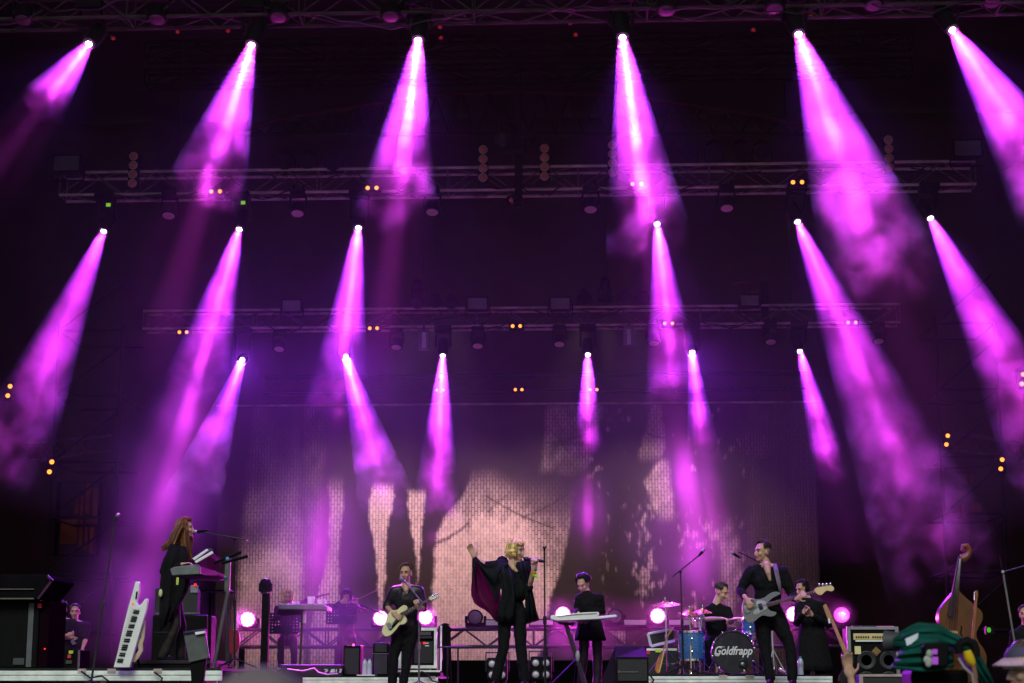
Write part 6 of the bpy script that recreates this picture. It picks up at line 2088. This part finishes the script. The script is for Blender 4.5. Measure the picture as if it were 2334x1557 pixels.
MB().bb(at(1945, 1444, QY - .03), at(2024, 1459, QY - .002)).build('amp_head', mat('cream_panel', (.55, .46, .20), .45, var=.1), t, smooth=False, bevel=.005)
m = MB()
for k in range(12):
    if k == 6:
        continue
    m.lathe(at(1952 + k * 5.4, 1452, QY - .03), (0, -1, 0), [(.010, 0), (.009, .014)], 8)
m.build('knobs', M_black, t)
MB().bb(at(1950, 1459.5, QY - .028), at(2022, 1462.5, QY - .003)).build('white_strip', M_white, t, smooth=False)
MB().bb(at(1948, 1473, QY - .02), at(1962, 1491, QY - .002)).build('badge_plate', mat('cream_badge', (.6, .55, .28), .5), t, smooth=False)
cc = at(1997, 1485, QY)
d_ = MB()
for k in range(2):
    s_ = (.055, .042)[k]
    d_.plate([cc + V((dx * s_, -.012 - .01 * k, dz * s_)) for dx, dz in ((-1, 0), (0, 1), (1, 0), (0, -1))], .008)
d_.build('tweeter', mat('ochre_tweeter', (.20, .12, .05), .5), t, smooth=False)
for x, y in ((1975, 1505), (2026, 1505), (1975, 1552), (2026, 1552)):
    MB().lathe(at(x, y, QY), (0, -1, 0), [(.105, 0), (.105, .012), (.095, .016), (.085, .008), (.03, -.01)], 28).build('speaker_cone', mat('cone_grey', (.035, .036, .038), .55), t)
MB().bb(at(2000, 1427, QY + .1), at(2031, 1430.5, QY + .3)).build('pink_box', mat('pink_lid', (.75, .2, .5), .5), t, smooth=False)
t = thing('effects_pedal', 'small dark pedals lying on top of the bass cabinet', 'pedals', at(1960, 1430, QY + .2))
for x in (1950, 1970, 1986):
    MB().bb(at(x - 6, 1426, QY + .12), at(x + 6, 1430, QY + .3)).build('pedal', M_blackmetal, t, smooth=False, bevel=.006)
t = thing('road_case', 'pale edged road case in front of the bass cabinet', 'road case', at(1990, 1560, 19.9))
a, b = at(1960, 1538, 19.9), at(2060, 1600, 19.9)
MB().bb((a.x, 19.9, 0), (b.x, 20.3, a.z)).build('shell', M_grille, t, smooth=False, bevel=.01)
MB().bb((a.x - .01, 19.885, 0), (a.x + .03, 19.93, a.z + .005)).bb((a.x + .031, 19.885, a.z - .02), (b.x, 19.93, a.z + .006)).build('metal_edges', M_alu, t, smooth=False)

# double bass and bass neck at the far right
DBY = 23.0
t = thing('double_bass', 'orange brown double bass standing upright at the far right', 'double bass', at(2190, 1560, DBY))


def rq(x, y):
    return (1834 + x / 3.826, 1150 + y / 3.826)


Mdb = mat('double_bass_varnish', (.085, .025, .003), .3, scale=5, var=.3, coat=.5)
body = [(1335, 735), (1365, 770), (1430, 830), (1500, 890), (1550, 940), (1552, 1010), (1520, 1070), (1500, 1130), (1520, 1200), (1565, 1260), (1590, 1340), (1570, 1450), (1480, 1540), (1360, 1560), (1240, 1500), (1195, 1400), (1200, 1300), (1230, 1220), (1230, 1130), (1190, 1060), (1172, 1000), (1178, 930), (1220, 860), (1280, 790)]
outline(body, 3.826, 1834, 1150, DBY, .22).build('body', Mdb, t, bevel=.03)
MB().px([rq(*q) for q in ((1345, 450), (1365, 450), (1300, 970), (1250, 970))], DBY - .05, .05).build('fingerboard', mat('ebony_violet', (.03, .02, .035), .35), t, smooth=False)
MB().px([rq(*q) for q in ((1340, 470), (1372, 470), (1340, 760), (1300, 760))], DBY - .02, .06).build('neck', Mdb, t, smooth=False)
MB().tube([at(*rq(x, y), DBY) for x, y in ((1358, 470), (1385, 470), (1420, 445), (1440, 400), (1415, 358), (1380, 362), (1375, 395), (1400, 408))], [.05, .055, .045, .04, .035, .03, .026, .02], 8).build('scroll', mat('scroll_red_brown', (.16, .04, .03), .4), t)
for x, y in ((1350, 480), (1345, 510), (1440, 455), (1448, 470)):
    MB().tube([at(*rq(1390, y), DBY), at(*rq(x, y), DBY)], .012, 6).build('tuning_peg', M_blackmetal, t)
MB().px([rq(*q) for q in ((1240, 1100), (1330, 1100), (1340, 1125), (1235, 1125))], DBY - .08, .03).build('bridge', mat('bridge_maple', (.45, .3, .15), .5), t, smooth=False)
MB().px([rq(*q) for q in ((1265, 1180), (1310, 1180), (1295, 1400), (1275, 1400))], DBY - .06, .02).build('tailpiece', M_black, t, smooth=False)
m = MB()
for k in range(4):
    m.tube([at(*rq(1350 + k * 4, 470), DBY - .07), at(*rq(1258 + k * 22, 1100), DBY - .1), at(*rq(1272 + k * 9, 1190), DBY - .07)], .003, 4)
m.build('strings', M_chrome, t)
for x in (1205, 1360):
    MB().tube([at(*rq(x, 1060), DBY - .004), at(*rq(x + 12, 1075), DBY - .004), at(*rq(x, 1120), DBY - .004), at(*rq(x + 14, 1150), DBY - .004)], .008, 6).build('sound_hole', M_black, t)
t = thing('bass_guitar', 'second bass neck with pink lit lower end before the double bass', 'guitar', at(2216, 1560, 22.4), 'instruments resting on the right')
MB().px([rq(*q) for q in ((1487, 790), (1510, 790), (1475, 1190), (1452, 1190))], 22.4, .03).build('neck', mat('neck_maple', (.22, .09, .03), .4), t, smooth=False)
MB().px([rq(*q) for q in ((1487, 750), (1508, 748), (1514, 800), (1484, 800))], 22.39, .02).build('headstock', MATS['neck_maple'], t, smooth=False)
outline([rq(*q) for q in ((1440, 1195), (1500, 1190), (1520, 1260), (1530, 1350), (1500, 1450), (1420, 1450), (1400, 1350), (1420, 1260))], 1, 0, 0, 22.42, .045).build('body', mat('black_lacquer', (.01, .01, .01), .2), t, bevel=.008)
for y in (770, 785, 800, 815, 830):
    MB().ell(at(*rq(1480, y), 22.4), (.014, .01, .01), None, 8).build('tuning_peg', M_chrome, t)
t = thing('light_stand', 'thin lighting stand with a short arm at the far right', 'stand', at(2312, 1560, 24))
MB().tube([at(2286, 1303, 24), at(2312, 1460, 24), V((at(2330, 1560, 24).x, 24, .01))], .014).build('pole', mat('stand_green_grey', (.12, .14, .11), .5), t)
MB().tube([at(2286, 1304, 24), at(2336, 1290, 24)], .010).build('arm', M_blackmetal, t)
MB().ell(at(2286, 1304, 23.98), (.022, .022, .022)).build('joint', mat('pale_joint', (.4, .42, .38), .5), t)
MB().tube([at(2279, 1270, 24), at(2286, 1303, 24)], .006).build('tip', M_blackmetal, t)
t = thing('indicator_lamp', 'green indicator lamp right of the double bass', 'lamp', at(2254, 1436, 24))
MB().bb(at(2247, 1428, 24), at(2262, 1446, 24.1)).build('box', M_black, t, smooth=False)
MB().ell(at(2254, 1436, 23.99), (.028, .012, .035)).build('bulb', emis('green_lamp', (.12, .9, .05), .5), t)
person('musician at the far right edge mostly out of the picture', 24.5, dict(head=(2336, 1402), neck=(2338, 1428), shl=(2312, 1446), shr=(2366, 1446), ell=(2306, 1490), elr=(2374, 1490), wrl=(2320, 1520, -.2), wrr=(2352, 1520, -.2), hal=(2330, 1532, -.25), har=(2342, 1532, -.25), hip=(2340, 1510), knl=(2328, 1545), knr=(2352, 1545), anl=(2326, 1575), anr=(2354, 1575)),
       hair=dict(Hc, seed=71), yaw=-20)

for i, (pts, Yc_, wh) in enumerate((([(185, 1530), (205, 1545), (232, 1541), (247, 1552), (240, 1560)], YL - .06, 'over the front edge of the left riser'), ([(352, 1532), (370, 1546), (362, 1562)], YL - .06, 'beside the prompter screen'),
                                    ([(1482, 1540), (1490, 1550), (1484, 1562)], YR - .06, 'at the left corner of the drum riser'), ([(1600, 1532), (1625, 1536), (1650, 1533), (1690, 1537), (1730, 1535)], YR + .3, 'along the floor before the bass drum'),
                                    ([(960, 1530), (975, 1537), (985, 1552), (1002, 1556)], YC - .1, 'trailing from the centre riser'))):
    tag(MB().tube([at(x, y, Yc_) for x, y in pts], .011, 6).build('cable', M_cable, loc=at(*pts[0], Yc_)), 'thin black cable ' + wh, 'cable', 'cables about the risers')

# ------------------------------------------------------------------ photographers' pit in front of the stage
CMY = 9.0
t = thing('video_camera', 'broadcast video camera under a green rain cover in the pit', 'video camera', V((at(2150, 1500, CMY).x, CMY, -1.6)))
Mgc = mat('green_rain_cover', (.003, .060, .045), .7, scale=9, var=.35, bump=.5, spec=.15)


def cvr(x, y, d=0):
    return at(1834 + x / 3.826, 1150 + y / 3.826, CMY + d)


m = MB()
A_ = [cvr(*q) for q in ((775, 1150, .1), (860, 1115, .05), (950, 1060, .05), (1000, 1040, .05), (1100, 1042, .05), (1165, 1050, .05), (1290, 1120, .05), (1400, 1180, .06), (1470, 1240, .08), (1560, 1390, .1), (1650, 1560, .12))]
B_ = [cvr(*q) for q in ((780, 1230, -.02), (850, 1240, -.06), (920, 1232, -.1), (1000, 1225, -.12), (1100, 1215, -.12), (1180, 1215, -.12), (1280, 1235, -.1), (1370, 1260, -.06), (1420, 1330, -.04), (1500, 1470, 0), (1560, 1570, .02))]
C_ = [a + V((0, .35, -.03)) for a in A_]
m.loft(A_, B_, 16, .02, 4)
m.loft(C_, A_, 4, .006, 2)
m.build('cover_top', Mgc, t, solid=.012, disp=.022, dscale=.08)
m = MB()
A_ = [cvr(*q) for q in ((840, 1265, -.1), (930, 1238, -.16), (1060, 1208, -.2), (1180, 1212, -.2), (1260, 1235, -.18))]
B_ = [cvr(*q) for q in ((752, 1418, -.12), (900, 1442, -.2), (1040, 1450, -.24), (1180, 1430, -.22), (1300, 1400, -.16))]
m.loft(A_, B_, 16, .022, 5)
m.loft([a + V((0, .25, .0)) for a in A_], A_, 3)
m.build('cover_flap', Mgc, t, solid=.012, disp=.022, dscale=.07)
MB().lathe(cvr(800, 1190, .1), (-1, .5, -.03), [(.04, -.1), (.045, 0), (.05, .03), (.055, .055), (.045, .055)], 24).build('lens_hood', mat('hood_grey', (.045, .05, .052), .5), t)
MB().px([(1834 + x / 3.826, 1150 + y / 3.826) for x, y in ((1050, 1225), (1085, 1205), (1255, 1205), (1262, 1240), (1262, 1400), (1230, 1425), (1080, 1425), (1048, 1390))], CMY - .32, .12).build('viewfinder', M_black, t, bevel=.012)
for (x0, y0, x1, y1, mm_) in ((1112, 1262, 1158, 1306, 'screen_violet'), (1112, 1328, 1164, 1394, 'screen_violet')):
    MB().px([(1834 + x / 3.826, 1150 + y / 3.826) for x, y in ((x0, y0 + 4), (x0 + 5, y0), (x1, y0), (x1, y1), (x0, y1))], CMY - .328, .006).build('display', emis('screen_violet', (.55, .12, .8), .6), t, smooth=False)
m = MB()
for x, y in ((1090, 1300), (1085, 1365), (1065, 1355), (1080, 1385)):
    m.ell(cvr(x, y, -.33), (.016, .008, .02), None, 8)
m.build('buttons', mat('button_grey', (.3, .32, .3), .4), t)
MB().px([(1834 + x / 3.826, 1150 + y / 3.826) for x, y in ((878, 1172), (992, 1120), (985, 1168), (930, 1215), (892, 1232))], CMY - .16, .006).build('white_label', mat('paper_label', (.6, .62, .7), .6, var=.1), t, smooth=False)
MB().tube([cvr(x, y, -.2) for x, y in ((1350, 1300), (1340, 1245), (1370, 1205), (1420, 1190), (1465, 1210), (1490, 1260), (1490, 1330))], .022, 10).build('cable_loop', M_black, t)
MB().tube([cvr(x, y, -.22) for x, y in ((1415, 1275), (1430, 1330), (1450, 1370), (1470, 1400))], [.02, .026, .024, .014], 10).build('yellow_cable', mat('yellow_cable', (.62, .42, .01), .4), t)
MB().tube([cvr(x, y, -.22) for x, y in ((1470, 1400), (1485, 1470), (1490, 1570))], .012, 8).build('cable', mat('brown_cable', (.25, .12, .08), .5), t)
MB().tube([cvr(x, y, -.22) for x, y in ((1340, 1340), (1390, 1420), (1460, 1480), (1475, 1560))], .007, 6).build('cable', mat('grey_cable', (.3, .3, .32), .5), t)
MB().bb(cvr(930, 1440, -.05), cvr(1330, 1600, .25)).build('camera_body', M_black, t, smooth=False, bevel=.02)
q = cvr(1120, 1600, .1)
MB().tube([q + V((0, 0, .1)), V((q.x, q.y, -.9))], .05, 12).build('pedestal', M_black, t)
for k in range(3):
    z_ = 2.094 * k + .3
    MB().tube([V((q.x, q.y, -.9)), V((q.x + .55 * math.cos(z_), q.y + .55 * math.sin(z_), -1.58))], .03, 8).build('leg', M_black, t)
OY = 8.6
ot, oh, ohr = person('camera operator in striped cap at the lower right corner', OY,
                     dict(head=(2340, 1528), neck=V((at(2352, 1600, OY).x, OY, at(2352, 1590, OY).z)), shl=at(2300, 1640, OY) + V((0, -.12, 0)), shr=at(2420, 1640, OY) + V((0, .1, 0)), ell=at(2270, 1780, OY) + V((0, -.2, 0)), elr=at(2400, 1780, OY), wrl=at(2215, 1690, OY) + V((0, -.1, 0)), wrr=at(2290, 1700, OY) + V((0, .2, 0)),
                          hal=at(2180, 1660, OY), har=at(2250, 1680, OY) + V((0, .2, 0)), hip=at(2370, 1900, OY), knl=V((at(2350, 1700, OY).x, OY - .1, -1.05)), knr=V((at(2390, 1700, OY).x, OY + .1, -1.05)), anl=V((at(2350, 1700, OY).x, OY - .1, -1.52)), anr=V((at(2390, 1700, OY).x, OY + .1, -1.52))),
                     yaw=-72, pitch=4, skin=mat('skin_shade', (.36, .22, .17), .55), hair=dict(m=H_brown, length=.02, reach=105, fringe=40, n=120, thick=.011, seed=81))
hs_ = 1.0
cp = MB()
cp.ell(oh + ohr @ V((0, .012, .062)), (.094, .112, .075), ohr, 18)
cp.build('cap', mat('navy_cap', (.06, .05, .10), .75, var=.2), ot)
bm_ = MB()
vs = []
for i in range(9):
    a_ = math.radians(-62 + 124 * i / 8)
    for (r0, zz) in ((.098, .062), (.18, .035)):
        vs.append(oh + ohr @ V((r0 * math.sin(a_) * (.95 if r0 < .1 else .62), .012 - r0 * (1.14 if r0 < .1 else 1.0) * math.cos(a_), zz + (0 if r0 < .1 else -.012 * abs(math.sin(a_))))))
bm_.add(vs, [(2 * i, 2 * i + 1, 2 * i + 3, 2 * i + 2) for i in range(8)])
bm_.build('cap_brim', mat('pink_white_brim', (.5, .30, .42), .6), ot, solid=.008)
MB().tube([oh + ohr @ V((.099 * math.sin(a_), .012 - .117 * math.cos(a_), .050)) for a_ in [math.radians(-180 + 20 * k) for k in range(19)]], .013, 6, flat=.5).build('cap_band', mat('gold_band', (.35, .24, .05), .5), ot)
MB().tube([oh + ohr @ V((.101 * math.sin(a_), .012 - .119 * math.cos(a_), .028)) for a_ in [math.radians(-180 + 20 * k) for k in range(19)]], .015, 6, flat=.5).build('cap_band', mat('pale_blue_band', (.5, .55, .62), .6), ot)
# raised hand of someone in the pit
AYY = 12.0
wp = at(1938, 1545, AYY)
person('person in the pit raising one hand beside the bass cabinet', AYY,
       dict(head=V((wp.x + .30, AYY, -.10)), neck=V((wp.x + .30, AYY, -.28)), shl=V((wp.x + .10, AYY, -.34)), shr=V((wp.x + .48, AYY, -.34)), ell=V((wp.x + .03, AYY - .05, -.18)), wrl=at(1940, 1548, AYY - .05), hal=at(1926, 1488, AYY - .05), elr=V((wp.x + .55, AYY, -.62)), wrr=V((wp.x + .5, AYY - .2, -.75)), har=V((wp.x + .45, AYY - .3, -.8)),
            hip=V((wp.x + .30, AYY, -.78)), knl=V((wp.x + .2, AYY, -1.15)), knr=V((wp.x + .4, AYY, -1.15)), anl=V((wp.x + .2, AYY, -1.52)), anr=V((wp.x + .4, AYY, -1.52))),
       yaw=180, hair=dict(Hc, seed=91), curl=(.35, .6), sleeve=.3, handn=((.25, -1, 0), (0, -1, 0)))
# out of focus head in the crowd
XY = 2.5
hc = at(592, 1697, XY)
person('blurred spectator in a grey woollen hat at the bottom edge', XY,
       dict(head=V((hc.x, XY, hc.z - .03)), neck=V((hc.x, XY, hc.z - .21)), shl=V((hc.x - .19, XY, hc.z - .28)), shr=V((hc.x + .19, XY, hc.z - .28)), ell=V((hc.x - .24, XY, hc.z - .55)), elr=V((hc.x + .24, XY, hc.z - .55)), wrl=V((hc.x - .22, XY + .1, hc.z - .78)), wrr=V((hc.x + .22, XY + .1, hc.z - .78)),
            hal=V((hc.x - .22, XY + .12, hc.z - .95)), har=V((hc.x + .22, XY + .12, hc.z - .95)), hip=V((hc.x, XY, hc.z - .75)), knl=V((hc.x - .1, XY, -1.12)), knr=V((hc.x + .1, XY, -1.12)), anl=V((hc.x - .1, XY, -1.52)), anr=V((hc.x + .1, XY, -1.52))), yaw=180, eyes=False)
xt = [o for o in bpy.data.objects if o.get('label', '').startswith('blurred spectator')][0]
MB().ell(V((hc.x, XY, hc.z + .01)), (.088, .108, .098), None, 24).build('woollen_hat', mat('grey_wool', (.15, .115, .13), .9, var=.2, bump=.4), xt)

# ------------------------------------------------------------------ added warm lights washing the backdrop, unseen behind the third truss
for x, tx in ((950, 640), (990, 760), (1028, 1090), (1332, 1150), (1380, 1500), (1424, 1690)):
    p = at(x, 684, T3Y)
    q = at(tx, 1420, BY)
    l = bpy.data.lights.new('added_cloth_light', 'SPOT')
    l.energy = CLOTH_P
    l.color = (1, .71, .68)
    l.spot_size = math.radians(50)
    l.spot_blend = 1
    l.shadow_soft_size = .1
    lo = bpy.data.objects.new('added_cloth_light', l)
    C.objects.link(lo)
    lo.matrix_world = Matrix.Translation(p + V((0, .75, -.1))) @ (q - p).to_track_quat('-Z', 'Y').to_matrix().to_4x4()
